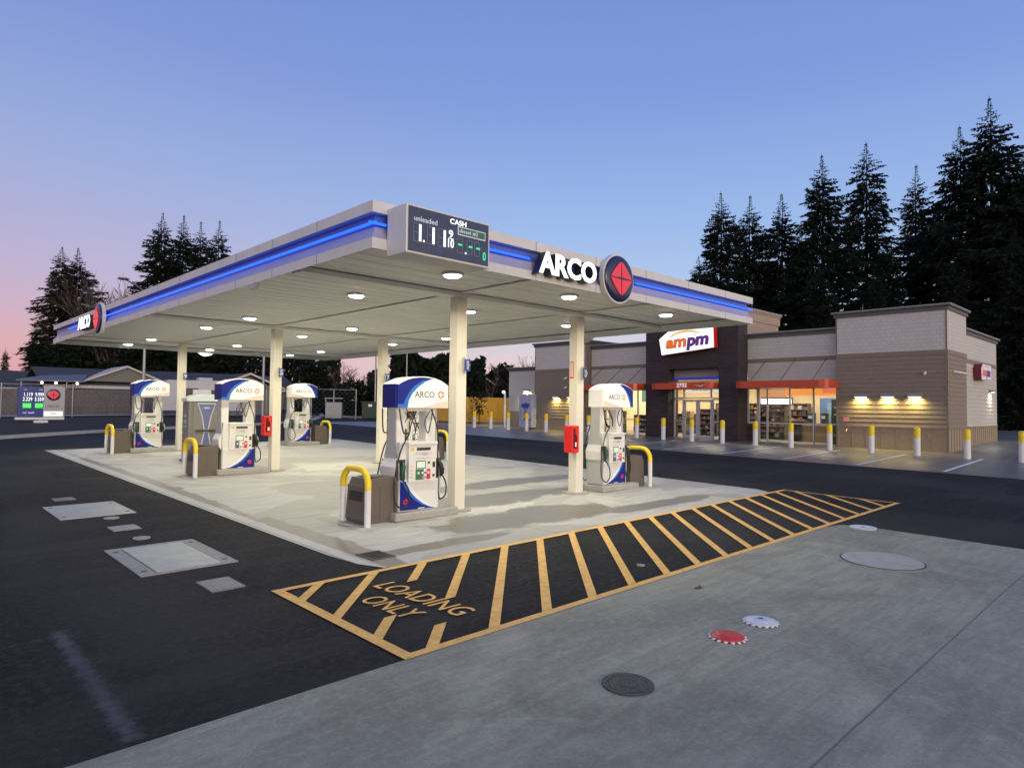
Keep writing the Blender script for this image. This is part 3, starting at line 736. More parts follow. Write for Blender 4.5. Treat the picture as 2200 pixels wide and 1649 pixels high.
        mb.build('valance_graphics', [M_BLUE, M_LBLUE, M_PEACH, M_GREYTXT, M_ORANGE], t)
    return t

PY = (10.28, 18.52, 26.6); PA, PB = 7.34, 13.14
pumps = [
 (0, PA, 0, 1, 1, 'nearest fuel pump, beside the column with number sign one', True),
 (1, PA, 1, 1, -1, 'fuel pump beside the portable toilet, blue corner low on its right', False),
 (2, PA, 2, 1, 1, 'fuel pump farthest to the left, nearest the roadside price board', True),
 (0, PB, 0, -1, -1, 'fuel pump beside the column with the red extinguisher box and number three', True),
 (1, PB, 1, -1, -1, 'fuel pump half hidden behind the nearest pump', True),
 (2, PB, 2, -1, -1, 'fuel pump standing between two cream columns near the dark back hedge', True)]
protoB = None
curbs = []
isl = thing('pump_island', 'x', 'kerb island')
mb = MB(); mb.bbox(-.60, .82, -.38, .38, 0, .15, .03, seg=3); mb.build('kerb_block', M_ISL, isl)
ubar = thing('hoop_bollard', 'x', 'hoop bollard')
for sy_ in (-1, 1): MB().tube([(0, .405*sy_, -.02), (0, .405*sy_, .62)], .055, 14).build('leg', M_BWHITE, ubar)
mb = MB()
arc = [(0, -.405, .62)]+[(0, -.405+.26*(1-math.cos(a)), .70+.26*math.sin(a)) for a in [PI/2*k/6 for k in range(7)]]
arc += [(0, -p[1], p[2]) for p in reversed(arc)]
mb.tube(arc, .0555, 14); mb.build('hoop', M_YEL, ubar)
tb = thing('service_bin', 'x', 'waste bin')
def make_bin(t):
    mb = MB(); prof = [(-.28, 0), (-.31, .08), (-.27, .62), (-.20, .78), (.30, .80), (.31, 0)]
    mb.prism(prof, 'y', -.29, .29)
    mb.build('body', M_BIN, t)
    mb = MB(); mb.prism([(-.302, .16), (-.276, .56), (-.21, .56), (-.21, .16)], 'y', -.22, .22); mb.build('opening', M_BLACK, t)
    mb = MB(); mb.box(-.14, .16, -.2, .2, .802, .806); mb.build('well', M_BLACK, t)
    mb = MB(); mb.prism([(-.283, .62), (-.268, .66), (.315, .68), (.315, .64)], 'y', -.295, .295)
    mb.box(.02, .035, -.296, -.29, .06, .64); mb.box(-.22, .02, -.296, -.29, .16, .175); mb.build('rib', M_BIN, t)
make_bin(tb)
isl_first = ub_first = bin_first = True
where = {(0, 0): 'near the price board corner', (0, 1): 'by the middle pump and portable toilet', (0, 2): 'by the far left pump',
         (1, 0): 'by the pump beside the red box', (1, 1): 'behind the nearest pump', (1, 2): 'by the pump near the dark hedge'}
for (row, px, _, s, sl, lab, lg) in pumps:
    py = PY[row]; side = 0 if px == PA else 1; z0 = G(px, py)
    p = make_pump(s, sl, lab); p.location = (px, py, z0+.15); p['group'] = 'fuel pumps under the canopy'
    out = -1 if side == 0 else 1
    il = 'low concrete island under the pump '+where[(side, row)]
    rz = 0 if side == 0 else PI
    if isl_first: isl.location = (px, py, z0); isl['label'] = il; isl['group'] = 'pump islands'; isl_first = False
    else: dup(isl, (px, py, z0), 0, il, 'pump islands')
    ux = 6.17 if side == 0 else 14.42; uz = G(ux, py)
    ul = 'yellow topped white hoop bollard '+where[(side, row)]
    if ub_first: ubar.location = (ux, py+.02, uz); ubar['label'] = ul; ubar['group'] = 'hoop bollards at the island ends'; ub_first = False
    else: dup(ubar, (ux, py+.02, uz), 0, ul, 'hoop bollards at the island ends')
    bx_ = 6.50 if side == 0 else 14.12; bl = 'brown service bin with dark opening '+where[(side, row)]
    if bin_first: tb.location = (bx_, py+.08, G(bx_, py)); tb['label'] = bl; tb['group'] = 'service bins beside the pumps'; bin_first = False
    else: dup(tb, (bx_, py+.08, G(bx_, py)), rz, bl, 'service bins beside the pumps')

# number flags on the columns
for (x, y, d, w) in ((8.47, 10.16, '1', 'nearest column'), (8.49, 18.38, '5', 'column right of the middle pump'), (8.49, 26.33, '9', 'far left column'), (12.10, 10.2, '3', 'column with the red box'), (12.11, 18.46, '7', 'column behind the nearest pump')):
    t = thing('number_sign', 'small blue flag sign numbered %s on the %s' % (d, w), 'sign', (x, y, 3.12+(y-10)*.012))
    mb = MB(); mb.bbox(-.07, .07, -.10, -.075, -.12, .12, .006); mb.build('plate', mat('flag_blue', (.02, .05, .28), .3), t)
    mb = MB(); text(mb, d, (0, -.1005, 0), (1, 0, 0), (0, 0, 1), h=.16, depth=.002, bold=.03, center=True); mb.build('numeral', M_WHITE, t)
    mb = MB(); mb.prism([(-.14, 0), (0, .17), (.06, .12), (.06, -.12), (0, -.17)], 'x', -.002, .002); mb.xf(Matrix.Translation((-.05, .0, 0))@Matrix.Rotation(math.radians(12), 4, 'Z')@Matrix.Translation((0, -.04, 0)))
    mb.build('bracket_or_shade', M_PUMPG, t)  # thin grey pentagon standing in for the shadow the flag casts on its column
# extinguisher boxes and notice
for (x, y, w, sc_) in ((11.66, 10.24, 'on the column nearest the store side', 1), (8.10, 18.55, 'on the column behind the middle pump', .9)):
    t = thing('extinguisher_box', 'red extinguisher cabinet '+w, 'extinguisher cabinet', (x, y, 1.28+(y-10)*.018))
    mb = MB(); mb.bbox(0, .235, -.13, .13, 0, .62*sc_, .015); mb.build('cabinet', M_RED2, t)
    mb = MB(); mb.prism([(.03, .10), (.03, .56*sc_), (.10, .56*sc_), (.10, .45), (.16, .36), (.16, .10)], 'y', -.134, -.131); mb.build('window', mat('cabinet_window', (.12, .006, .006), .12), t)
    mb = MB(); mb.box(.09, .14, -.137, -.1345, .14, .24); mb.build('notice', M_WHITE, t)
t = thing('notice_plate', 'narrow red framed notice on the column above the red box', 'notice', (11.908, 10.36, 3.0))
mb = MB(); mb.box(-.008, 0, -.055, .055, 0, .40); mb.build('frame', M_ORANGE, t)
mb = MB(); mb.box(-.011, -.008, -.04, .04, .04, .37); mb.build('sheet', mat('notice_pink', (.6, .5, .46), .5), t)

# portable toilet
pt = thing('portable_toilet', 'grey portable toilet with pale roof and blue bow tie door panel', 'portable toilet', (7.68, 22.0, G(7.7, 22)), math.radians(-9)); pt.scale = (.9, .9, 1)
M_PT = mat('toilet_grey', (.17, .165, .15), .5, noise=.1, nscale=10); M_PTB = mat('toilet_blue', (.11, .13, .26), .45)
mb = MB(); mb.bbox(-.57, .57, -.57, .57, .08, 1.93, .03); mb.box(-.62, .62, -.62, .62, 0, .09); mb.build('cabin', M_PT, pt)
mb = MB()
for k in range(9): mb.box(-.59, -.57, -.45+.0*k, .45, .25+.18*k, .32+.18*k)
mb.build('louvre', M_PT, pt)
mb = MB(); mb.prism([(-.62, 1.90), (-.60, 2.0), (-.35, 2.10), (0, 2.14), (.35, 2.10), (.60, 2.0), (.62, 1.90)], 'y', -.6, .6); mb.build('roof', mat('toilet_roof', (.55, .60, .62), .4), pt)
mb = MB(); mb.box(-.42, .42, -.60, -.572, .15, 1.86)
mb.build('door', M_PT, pt)
mb = MB()
for z0_, z1_, w0, w1 in ((1.05, 1.82, .05, .26), (.22, .95, .26, .05)):
    for g_, y_, mi in ((.03, -.602, 1), (0, -.606, 0)):
        mb.prism([(-w0-g_, z0_-g_*.5), (w0+g_, z0_-g_*.5), ((w0+w1)/2*.8+g_, (z0_+z1_)/2), (w1+g_, z1_+g_), (-w1-g_, z1_+g_), (-(w0+w1)/2*.8-g_, (z0_+z1_)/2)], 'y', y_, y_+.004, mi)
mb.build('door_panel', [M_PTB, mat('toilet_trim', (.5, .52, .58), .4)], pt)
mb = MB(); mb.box(-.34, .34, -.64, -.61, .97, 1.03); mb.build('handle', M_DARK, pt)
mb = MB(); mb.box(-.573, -.571, -.25, .15, 1.1, 1.5); mb.box(-.09, .09, -.609, -.607, 1.68, 1.72); mb.build('sticker', mat('sticker_blue', (.35, .5, .6), .4), pt)

# ------------------------------------------------------------------ covers in the ground
def cover_frame(x, y): return Matrix.Translation((x, y, G(x, y)+.008))
def vault(x0, x1, y0, y1, lab, inner):
    cx, cy = (x0+x1)/2, (y0+y1)/2; w, h = (x1-x0)/2, (y1-y0)/2
    t = thing('vault_cover', lab, 'vault cover', (cx, cy, G(cx, cy)))
    t.rotation_euler = (.018, -.0113, 0)
    MB().box(-w, w, -h, h, -.02, .012).build('rim', M_PLATE if not inner else M_PLATE2, t)
    if inner:
        MB().box(-w*.66, w*.66, -h*.92, h*.86, .012, .018).build('lid', M_PLATE, t)
        mb = MB(); mb.box(-w*.665-.012, -w*.665, -h*.92, h*.86, .012, .0135); mb.box(w*.665, w*.665+.012, -h*.92, h*.86, .012, .0135); mb.build('gap', M_BLACK, t)
    mb = MB()
    for sx in (-1, 1):
        for sy in (-1, 1): mb.cyl(sx*w*.84, sy*h*.74, .012, .0145, .04, 14)
    mb.build('lifting_hole', mat('lifting_hole_dark', (.10, .10, .09), .8), t)
vault(2.48, 3.66, 9.03, 10.80, 'large square concrete vault cover with pale inset lid on the asphalt', True)
vault(2.48, 3.66, 13.74, 15.36, 'farther plain pale vault cover on the left asphalt', False)
def plate_(x0, x1, y0, y1, lab, m, nm='access_plate', ribs=0):
    cx, cy = (x0+x1)/2, (y0+y1)/2; w, h = (x1-x0)/2, (y1-y0)/2
    t = thing(nm, lab, 'ground plate', (cx, cy, G(cx, cy))); t.rotation_euler = (.018, -.0113, 0)
    MB().box(-w, w, -h, h, -.02, .012).build('frame', m, t)
    if ribs:
        mb = MB()
        for i in range(ribs):
            for j in range(ribs):
                x = -w*.9+(i+.5)*2*w*.9/ribs; y = -h*.9+(j+.5)*2*h*.9/ribs; d = .3*2*w*.9/ribs
                sgn = 1 if (i+j) % 2 else -1
                mb.add([(x-d, y-d*sgn*.7, .0155), (x+d, y+d*sgn*.7, .0155), (x+d-.006, y+d*sgn*.7+.012, .0155), (x-d-.006, y-d*sgn*.7+.012, .0155)], [(0, 1, 2, 3)])
        mb.build('tread', mat('tread_bright', (.42, .43, .44), .4, .3), t)
plate_(2.89, 3.27, 7.84, 8.37, 'steel tread plate in the asphalt nearest the yellow hatching', M_TREAD, ribs=14)
plate_(2.92, 3.32, 12.15, 12.57, 'small grey plate between the two vault covers', M_PLATE2)
plate_(2.80, 3.16, 16.05, 16.44, 'dark small plate beyond the farther vault cover', M_TREAD)
plate_(5.10, 5.34, 16.3, 16.75, 'small dark plate in the forecourt concrete near the left edge', M_TREAD)
def roundcover(name, x, y, r, lab, m, teeth=0, dome=.0, rim=None, mark=None):
    t = thing(name, lab, 'manhole cover', (x, y, G(x, y)+.004)); t.rotation_euler = (.018, -.0113, 0)
    if rim:
        MB().cyl(0, 0, 0, .008, r*1.18, 40).build('collar', rim, t)
        MB().cyl(0, 0, .0085, .0125, r+.022, 40).build('groove', M_IRON, t)
    mb = MB(); mb.cyl(0, 0, .004, .018+dome*.3, r, 40)
    if dome: mb.cyl(0, 0, .0185+dome*.3, .018+dome, r*.93, 40, r2=r*.55)
    mb.build('lid', m, t)
    if teeth:
        mb = MB(); n = teeth
        for k in range(n):
            a = 2*PI*k/n; mb.ball(1.04*r*math.cos(a), 1.04*r*math.sin(a), .012, .022, sz=.5, seg=8, rings=6)
        mb.build('reflector_stud', M_BWHITE, t)
    mb = MB()
    if mark == 'x':
        mb.box(-.03, .03, -.008, .008, .0185+dome, .0195+dome); mb.box(-.008, .008, -.03, .03, .0185+dome, .0197+dome); mb.build('keyhole', M_IRON, t)
    elif mark == 'ring':
        for rr in (.75, .35):
            for k in range(24):
                a = 2*PI*k/24; b = 2*PI*(k+.75)/24
                mb.add([(rr*r*math.cos(a), rr*r*math.sin(a), .0215), (rr*r*math.cos(b), rr*r*math.sin(b), .0215), ((rr+.05)*r*math.cos(b), (rr+.05)*r*math.sin(b), .0215), ((rr+.05)*r*math.cos(a), (rr+.05)*r*math.sin(a), .0215)], [(0, 1, 2, 3)])
        mb.build('cast_ring', mat('iron_bright', (.075, .078, .078), .7, .2), t)
roundcover('manhole_cover', 4.43, 3.24, .205, 'dark iron manhole cover in the foreground concrete', M_IRON, mark='ring')
roundcover('fill_cap', 6.0, 3.23, .155, 'raised red fill cap ringed by white studs', mat('cap_red', (.62, .04, .03), .4, noise=.15, nscale=10), teeth=16, dome=.03, rim=M_DRIVE)
roundcover('fill_cap', 6.66, 3.22, .155, 'raised white fill cap beside the red one', mat('cap_white', (.62, .65, .70), .4, noise=.1, nscale=12), teeth=16, dome=.03, rim=M_DRIVE, mark='x')
roundcover('manhole_cover', 10.51, 3.28, .52, 'wide pale round tank cover set in the drive concrete', mat('tank_lid', (.40, .39, .34), .95, noise=.12, nscale=6), rim=M_DRIVE)
roundcover('manhole_cover', 12.93, 4.34, .22, 'small white round cover at the corner of the drive concrete', mat('lid_white', (.6, .6, .57), .6, noise=.1), mark='x')
roundcover('valve_cover', 3.17, 13.36, .12, 'tiny round valve lid next to the farther vault cover', M_PLATE2)
roundcover('valve_cover', 3.10, 11.32, .12, 'tiny round valve lid behind the large vault cover', M_PLATE2)
roundcover('valve_cover', 7.62, 5.37, .055, 'tiny pale lid between the yellow stripes', M_PLATE2)
dg = thing('drain_grate', 'slotted iron drain grate near the forecourt corner', 'drain grate', (5.21, 8.13, G(5.21, 8.13)+.006)); dg.rotation_euler = (.018, -.0113, 0)
mb = MB(); w = .19; h = .22
mb.box(-w, w, -h, -h+.03, 0, .012); mb.box(-w, w, h-.03, h, 0, .012); mb.box(-w, -w+.03, -h+.03, h-.03, 0, .0118); mb.box(w-.03, w, -h+.03, h-.03, 0, .0118)
for k in range(9): mb.box(-w+.03+k*.0365, -w+.03+k*.0365+.016, -h+.03, h-.03, .004, .0115)
mb.build('grate', M_IRON, dg); MB().box(-w+.01, w-.01, -h+.01, h-.01, .0, .0035).build('pit', M_BLACK, dg)
lf = thing('dead_leaf', 'dry brown leaf scrap lying on the drive concrete', 'leaf', (7.27, 4.29, G(7.27, 4.29)+.012))
mb = MB(); mb.add([(-.09, 0, 0), (-.03, .03, .012), (.02, .015, .004), (.08, .04, .02), (.05, -.01, .006), (.09, -.03, .01), (0, -.03, .01), (-.05, -.02, .004)], [(0, 1, 2), (2, 3, 4), (2, 4, 6), (4, 5, 6), (0, 2, 6), (0, 6, 7)])
mb.build('leaf_blade', mat('dry_leaf', (.09, .06, .04), .8), lf)

# ------------------------------------------------------------------ convenience store
exec_store = True
FX = 32.4
ST = thing('convenience_store', 'single storey store with brown siding, pale upper panels and dark brick entrance', 'store')
def sidingmat(name, col, sc=1):
    return mat(name, col, .7, noise=.09, nscale=5, bump=.15, bscale=30)
M_SBR = sidingmat('siding_brown', (.205, .164, .126)); M_SGR = sidingmat('siding_grey', (.44, .43, .38)); M_TRIM = mat('trim_brown', (.19, .15, .11), .6, noise=.05)
M_WAIN = mat('wainscot_tan', (.28, .215, .145), .75, noise=.12, nscale=9, bump=.2, bscale=40)
M_CORN = mat('cornice_grey', (.075, .075, .08), .55, noise=.06); M_CORT = mat('cornice_top', (.26, .26, .27), .5)
M_ALU = mat('aluminium', (.50, .50, .52), .4, .3)
M_AWN = mat('awning_red', (.52, .065, .02), .35)
def shakes(name, col):
    m, t, src, b = gmat(name)
    s = nn(t, 'ShaderNodeSeparateXYZ'); t.links.new(src, s.inputs[0])
    cmb = nn(t, 'ShaderNodeCombineXYZ'); t.links.new(math_(t, 'ADD', s.outputs[0], s.outputs[1]), cmb.inputs[0]); t.links.new(s.outputs[2], cmb.inputs[1])
    br = nn(t, 'ShaderNodeTexBrick'); t.links.new(cmb.outputs[0], br.inputs[0]); br.inputs['Scale'].default_value = 1
    br.inputs['Brick Width'].default_value = .24; br.inputs['Row Height'].default_value = .17; br.inputs['Mortar Size'].default_value = .007
    br.inputs['Color1'].default_value = (*col, 1); br.inputs['Color2'].default_value = (*[c*.92 for c in col], 1); br.inputs['Mortar'].default_value = (*[c*.68 for c in col], 1)
    t.links.new(br.outputs[0], b.inputs[0]); b.inputs['Roughness'].default_value = .75
    return m
def brickmat(name, c1, c2, mo, bw=.4, rh=.1):
    m, t, src, b = gmat(name)
    s = nn(t, 'ShaderNodeSeparateXYZ'); t.links.new(src, s.inputs[0])
    cmb = nn(t, 'ShaderNodeCombineXYZ'); t.links.new(math_(t, 'ADD', s.outputs[0], s.outputs[1]), cmb.inputs[0]); t.links.new(s.outputs[2], cmb.inputs[1])
    br = nn(t, 'ShaderNodeTexBrick'); t.links.new(cmb.outputs[0], br.inputs[0]); br.inputs['Scale'].default_value = 1
    br.inputs['Brick Width'].default_value = bw; br.inputs['Row Height'].default_value = rh; br.inputs['Mortar Size'].default_value = .008
    br.inputs['Color1'].default_value = (*c1, 1); br.inputs['Color2'].default_value = (*c2, 1); br.inputs['Mortar'].default_value = (*mo, 1)
    nz = noise_(t, src, 9, 5, .7); mx_ = nn(t, 'ShaderNodeMix', data_type='RGBA', blend_type='MULTIPLY'); mx_.inputs[0].default_value = .5
    t.links.new(br.outputs[0], mx_.inputs[6]); t.links.new(nz, mx_.inputs[7]); t.links.new(mx_.outputs[2], b.inputs[0]); b.inputs['Roughness'].default_value = .8
    bump_(t, b, br.outputs['Fac'], -.4, .01); return m
M_SHK = shakes('shake_grey', (.50, .485, .455)); M_BRK = brickmat('brick_maroon', (.062, .042, .045), (.04, .028, .032), (.03, .025, .03))
# lap siding as real overlapping boards: on a wall facing -x (plane x) or facing -y (plane y)
def laps_x(mb, x, y0, y1, z0, z1, n, mi=0, t=.022):
    h = (z1-z0)/n
    for i in range(n):
        za = z0+i*h; mb.add([(x-t, y0, za), (x-t, y1, za), (x-.003, y1, za+h), (x-.003, y0, za+h), (x, y0, za), (x, y1, za)], [(0, 1, 2, 3), (0, 4, 5, 1)], mi)
def laps_y(mb, y, x0, x1, z0, z1, n, mi=0, t=.022):
    h = (z1-z0)/n
    for i in range(n):
        za = z0+i*h; mb.add([(x0, y-t, za), (x1, y-t, za), (x1, y-.003, za+h), (x0, y-.003, za+h), (x0, y, za), (x1, y, za)], [(0, 1, 2, 3), (0, 4, 5, 1)], mi)
def battens_x(mb, x, y0, y1, z0, z1, n, mi=0):
    for i in range(n+1):
        y = y0+(y1-y0-.05)*i/n; mb.box(x-.02, x, y, y+.05, z0, z1, mi)
def battens_y(mb, y, x0, x1, z0, z1, n, mi=0):
    for i in range(n+1):
        x = x0+(x1-x0-.05)*i/n; mb.box(x, x+.05, y-.02, y, z0, z1, mi)
def cornice(mb, x0, x1, y0, y1, z, ov=.16):
    mb.box(x0-ov*.5, x1+ov*.5, y0-ov*.5, y1+ov*.5, z-.26, z-.10, 0)
    mb.box(x0-ov, x1+ov, y0-ov, y1+ov, z-.10, z-.04, 0); mb.box(x0-ov-.01, x1+ov+.01, y0-ov-.01, y1+ov+.01, z-.04, z, 1)
ZF = .62   # floor
def block(x0, x1, y0, y1, ztop, zband, lowm, front_shake=True, side=True, nb=7, wain=1.62, zb=.45, front=True):
    """solid mass with dressed front (-x) and side (-y)"""
    mb = MB(); mb.box(x0, x1, y0, y1, zb, ztop-.26); mb.build('wall', M_TRIM, ST)
    if front:
        mb = MB(); laps_x(mb, x0, y0+.06, y1-.06, wain+.05, zband, 16); mb.build('siding', lowm, ST)
        mb = MB(); mb.box(x0-.012, x0-.001, y0+.06, y1-.06, zb, wain); battens_x(mb, x0-.012, y0+.06, y1-.06, zb, wain, nb); mb.build('wainscot', M_WAIN, ST)
        mb = MB(); mb.box(x0-.03, x0-.001, y0, y1, zband, zband+.20); mb.box(x0-.05, x0-.001, y0, y1, wain, wain+.05)
        for y in (y0, y1-.06): mb.box(x0-.028, x0-.001, y, y+.06, zb, ztop-.26)
        mb.build('trim', M_TRIM, ST)
        mb = MB(); mb.box(x0-.014, x0-.001, y0+.06, y1-.06, zband+.2, ztop-.26); mb.build('upper_panel', M_SHK, ST)
    if side:
        mb = MB(); laps_y(mb, y0, x0+.0, x1, wain+.05, zband, 16); mb.build('siding', lowm if side != 'grey' else M_SGR, ST)
        mb = MB(); mb.box(x0, x1, y0-.012, y0-.001, zb, wain); battens_y(mb, y0-.012, x0, x1, zb, wain, max(3, int((x1-x0)*2.4))); mb.build('wainscot', M_WAIN, ST)
        mb = MB(); mb.box(x0-.03, x1, y0-.03, y0-.001, zband, zband+.20); mb.box(x0-.03, x1, y0-.05, y0-.001, wain, wain+.05); mb.build('trim', M_TRIM, ST)
        mb = MB(); mb.box(x0, x1, y0-.014, y0-.001, zband+.2, ztop-.26); mb.build('upper_panel', M_SHK, ST)
    mb = MB(); cornice(mb, x0, x1, y0, y1, ztop); mb.build('cornice', [M_CORN, M_CORT], ST)
# right tower, rear wing, left tower, low left wing
block(32.4, 35.5, 7.55, 12.0, 6.88, 4.75, M_SBR)
block(35.62, 43.5, 7.9, 12.5, 6.26, 4.66, M_SBR, side='grey', front=False)
block(32.4, 42, 27.0, 31.45, 6.62, 4.66, M_SBR, side=False)
# low left wing (grey laps all the way)
mb = MB(); mb.box(32.8, 43, 31.47, 34.4, .45, 4.9); mb.build('wall', M_SGR, ST)
mb = MB(); laps_x(mb, 32.8, 31.5, 34.34, 2.1, 4.85, 17); mb.build('siding', M_SGR, ST)
mb = MB(); mb.box(32.77, 32.799, 31.5, 34.34, .45, 2.05); mb.build('wainscot', M_WAIN, ST)
mb = MB(); cornice(mb, 32.8, 43, 31.47, 34.4, 5.12); mb.build('cornice', [M_CORN, M_CORT], ST)
# glazed sections: upper wall over a window band
ZH = 3.62
def upper_section(y0, y1, ztop=6.27, x=32.9):
    mb = MB(); mb.box(x, x+.3, y0, y1, ZH, ztop-.26); mb.build('wall', M_TRIM, ST)
    mb = MB(); laps_x(mb, x, y0, y1, ZH, 4.75, 6); mb.build('siding', M_SGR, ST)
    mb = MB(); mb.box(x-.03, x-.001, y0, y1, 4.75, 4.95); mb.build('trim', M_TRIM, ST)
    mb = MB(); mb.box(x-.014, x-.001, y0, y1, 4.95, ztop-.26); mb.build('upper_panel', M_SHK, ST)
    mb = MB(); cornice(mb, x, x+.3, y0, y1, ztop); mb.build('cornice', [M_CORN, M_CORT], ST)
upper_section(12.02, 16.58); upper_section(22.3, 26.98)
# entrance block
EX = 31.9; EY0, EY1 = 16.6, 22.2; DY0, DY1 = 17.68, 20.72
mb = MB()
mb.box(EX, EX+1.0, EY0, DY0, .45, 7.0); mb.box(EX, EX+1.0, DY1, EY1, .45, 7.0); mb.box(EX, EX+1.0, DY0, DY1, 4.52, 7.0)
mb.build('entrance_brickwork', M_BRK, ST)
M_TAN = mat('stucco_tan', (.33, .25, .20), .8, noise=.08, nscale=10)
mb = MB(); mb.box(EX+1.0, 36.5, EY0-.0, EY1, 5.9, 7.0); mb.box(EX-.05, 36.6, EY0-.05, EY1+.05, 7.0, 7.4); mb.box(EX-.14, 36.7, EY0-.14, EY1+.14, 7.56, 7.64, 1)
mb.add([(EX-.05, EY0-.05, 7.4), (36.6, EY0-.05, 7.4), (36.6, EY1+.05, 7.4), (EX-.05, EY1+.05, 7.4), (EX-.14, EY0-.14, 7.56), (36.7, EY0-.14, 7.56), (36.7, EY1+.14, 7.56), (EX-.14, EY1+.14, 7.56)], [(0, 1, 5, 4), (1, 2, 6, 5), (2, 3, 7, 6), (3, 0, 4, 7)], 0)
mb.build('entrance_parapet', [M_TAN, M_CORT], ST)
# roof slab, floor, side and back walls of the sales room
mb = MB(); mb.box(33.2, 42, 12.5, 27.0, 5.3, 5.5); mb.build('roof', M_CORN, ST)
M_INW = mat('interior_wall', (.60, .50, .33), .8, noise=.15, nscale=1); M_INF = mat('interior_floor', (.42, .36, .28), .35)
mb = MB(); mb.box(32.9, 42, 12.02, 27.0, .3, ZF+.03); mb.build('floor', M_INF, ST)
mb = MB(); mb.box(41, 41.2, 12.1, 27, ZF, 5.3); mb.box(33.2, 41, 12.01, 12.1, ZF, 5.3); mb.box(33.2, 41, 26.9, 26.99, ZF, 5.3); mb.build('inner_wall', M_INW, ST)
mb = MB(); mb.box(33.2, 41, 12.1, 26.9, 4.3, 4.4); mb.build('inner_ceiling', mat('ceiling_white', (.75, .72, .66), .9), ST)
# glazing
M_GL = glass('shop_glass')
def window(y0, y1, z0, z1, muls, hz, x=32.9, mw=.06):
    mb = MB()
    for y in [y0, y1-mw]+list(muls): mb.box(x-.05, x+.05, y, y+mw, z0, z1)
    ys = sorted([y0, y1-mw]+list(muls))
    for a, b in zip(ys[:-1], ys[1:]):
        for z in (z0, z1-mw)+tuple(hz): mb.box(x-.045, x+.045, a+mw, b, z, z+mw)
    f = mb.build('window', M_ALU, ST)
    mb = MB(); mb.box(x-.004, x+.004, y0+.01, y1-.01, z0+.01, z1-.01); mb.build('pane', M_GL, f)
window(12.03, 16.0, ZF+.04, ZH, (13.2, 14.35, 15.5), (1.66,))
mb = MB(); mb.box(32.88, 33.1, 16.0, 16.6, ZF-.2, 1.62); mb.build('wainscot', M_BRK, ST)
window(16.02, 16.58, 1.66, ZH, (), ())
window(22.3, 26.98, ZF+.04, ZH, (23.4, 24.6, 25.8), (1.66,))
EWX = 32.5
window(DY0, DY1, 2.92, ZH-.15, (18.4, 20.05), (), x=EWX)
window(DY0, 18.36, ZF, 2.9, (), (1.66,), x=EWX); window(20.10, DY1, ZF, 2.9, (), (1.66,), x=EWX)
for ya, yb_ in ((18.38, 19.22), (19.24, 20.08)):
    mb = MB(); mb.box(EWX-.04, EWX+.04, ya, ya+.1, ZF, 2.86); mb.box(EWX-.04, EWX+.04, yb_-.1, yb_, ZF, 2.86)
    for z in ((ZF, ZF+.28), (2.74, 2.86)): mb.box(EWX-.04, EWX+.04, ya+.1, yb_-.1, *z)
    dd = mb.build('door', M_ALU, ST)
    MB().box(EWX-.004, EWX+.004, ya+.1, yb_-.1, ZF+.28, 2.74).build('pane', M_GL, dd)
    ys_ = yb_-.2 if ya < 19 else ya+.2
    MB().tube([(EWX-.06, ys_, 1.4), (EWX-.12, ys_, 1.4), (EWX-.12, ys_, 1.9), (EWX-.06, ys_, 1.9)], .014, 6).build('handle', M_STEEL, dd)
mb = MB(); mb.box(EWX-.0, EWX+.35, DY0, DY1, 3.95, 4.52); mb.build('entrance_soffit', mat('soffit_grey', (.25, .26, .25), .6), ST)
MB().box(EWX-.35, EWX-.3, DY0+.1, DY1-.2, 3.93, 4.06).build('neon_tube', emis('store_neon', (.03, .02, .6), .5), ST)
# red awnings with hanger rods
def awning(y0, y1, label=None, x0=31.0, x1=32.9, rods=()):
    a = thing('awning', label, 'awning', (0, 0, 0))
    mb = MB(); mb.prism([(x0+.25, y0), (x1-.004, y0), (x1-.004, y1), (x0+.12, y1), (x0, y1-.3), (x0, y0+.35), (x0+.07, y0+.1)], 'z', 3.40, 3.74); mb.build('canopy_box', M_AWN, a)
    for y in rods: MB().tube([(x0+.2, y, 3.74), (x1-.03, y+.0, 4.85)], .018, 6).build('rod', M_CORN, a)
    return a
awning(11.9, 16.3, 'long red awning over the lit shop window right of the entrance', rods=(12.6, 14.1, 15.6))
awning(22.35, 26.9, 'red awning over the shop window left of the entrance', rods=(23.0, 24.5, 26.0))
a = awning(17.72, 21.4, 'red awning over the entrance door with white house number', x0=31.2, x1=31.895, rods=())
MB().box(31.905, 32.5, 17.72, 20.7, 3.42, 3.72).build('canopy_box', M_AWN, a)
mb = MB(); text(mb, '2732', (31.199, 19.75, 3.50), (0, -1, 0), (0, 0, 1), w=.62, h=.21, depth=.005, bold=.02); mb.build('house_number', emis('number_lit', (.9, .85, .85), .9), a)
mb = MB(); mb.prism([(18.72, 3.62), (18.3, 3.50), (18.0, 3.66), (18.3, 3.57)], 'x', 31.194, 31.199); mb.build('bird_mark', M_FASC, a)

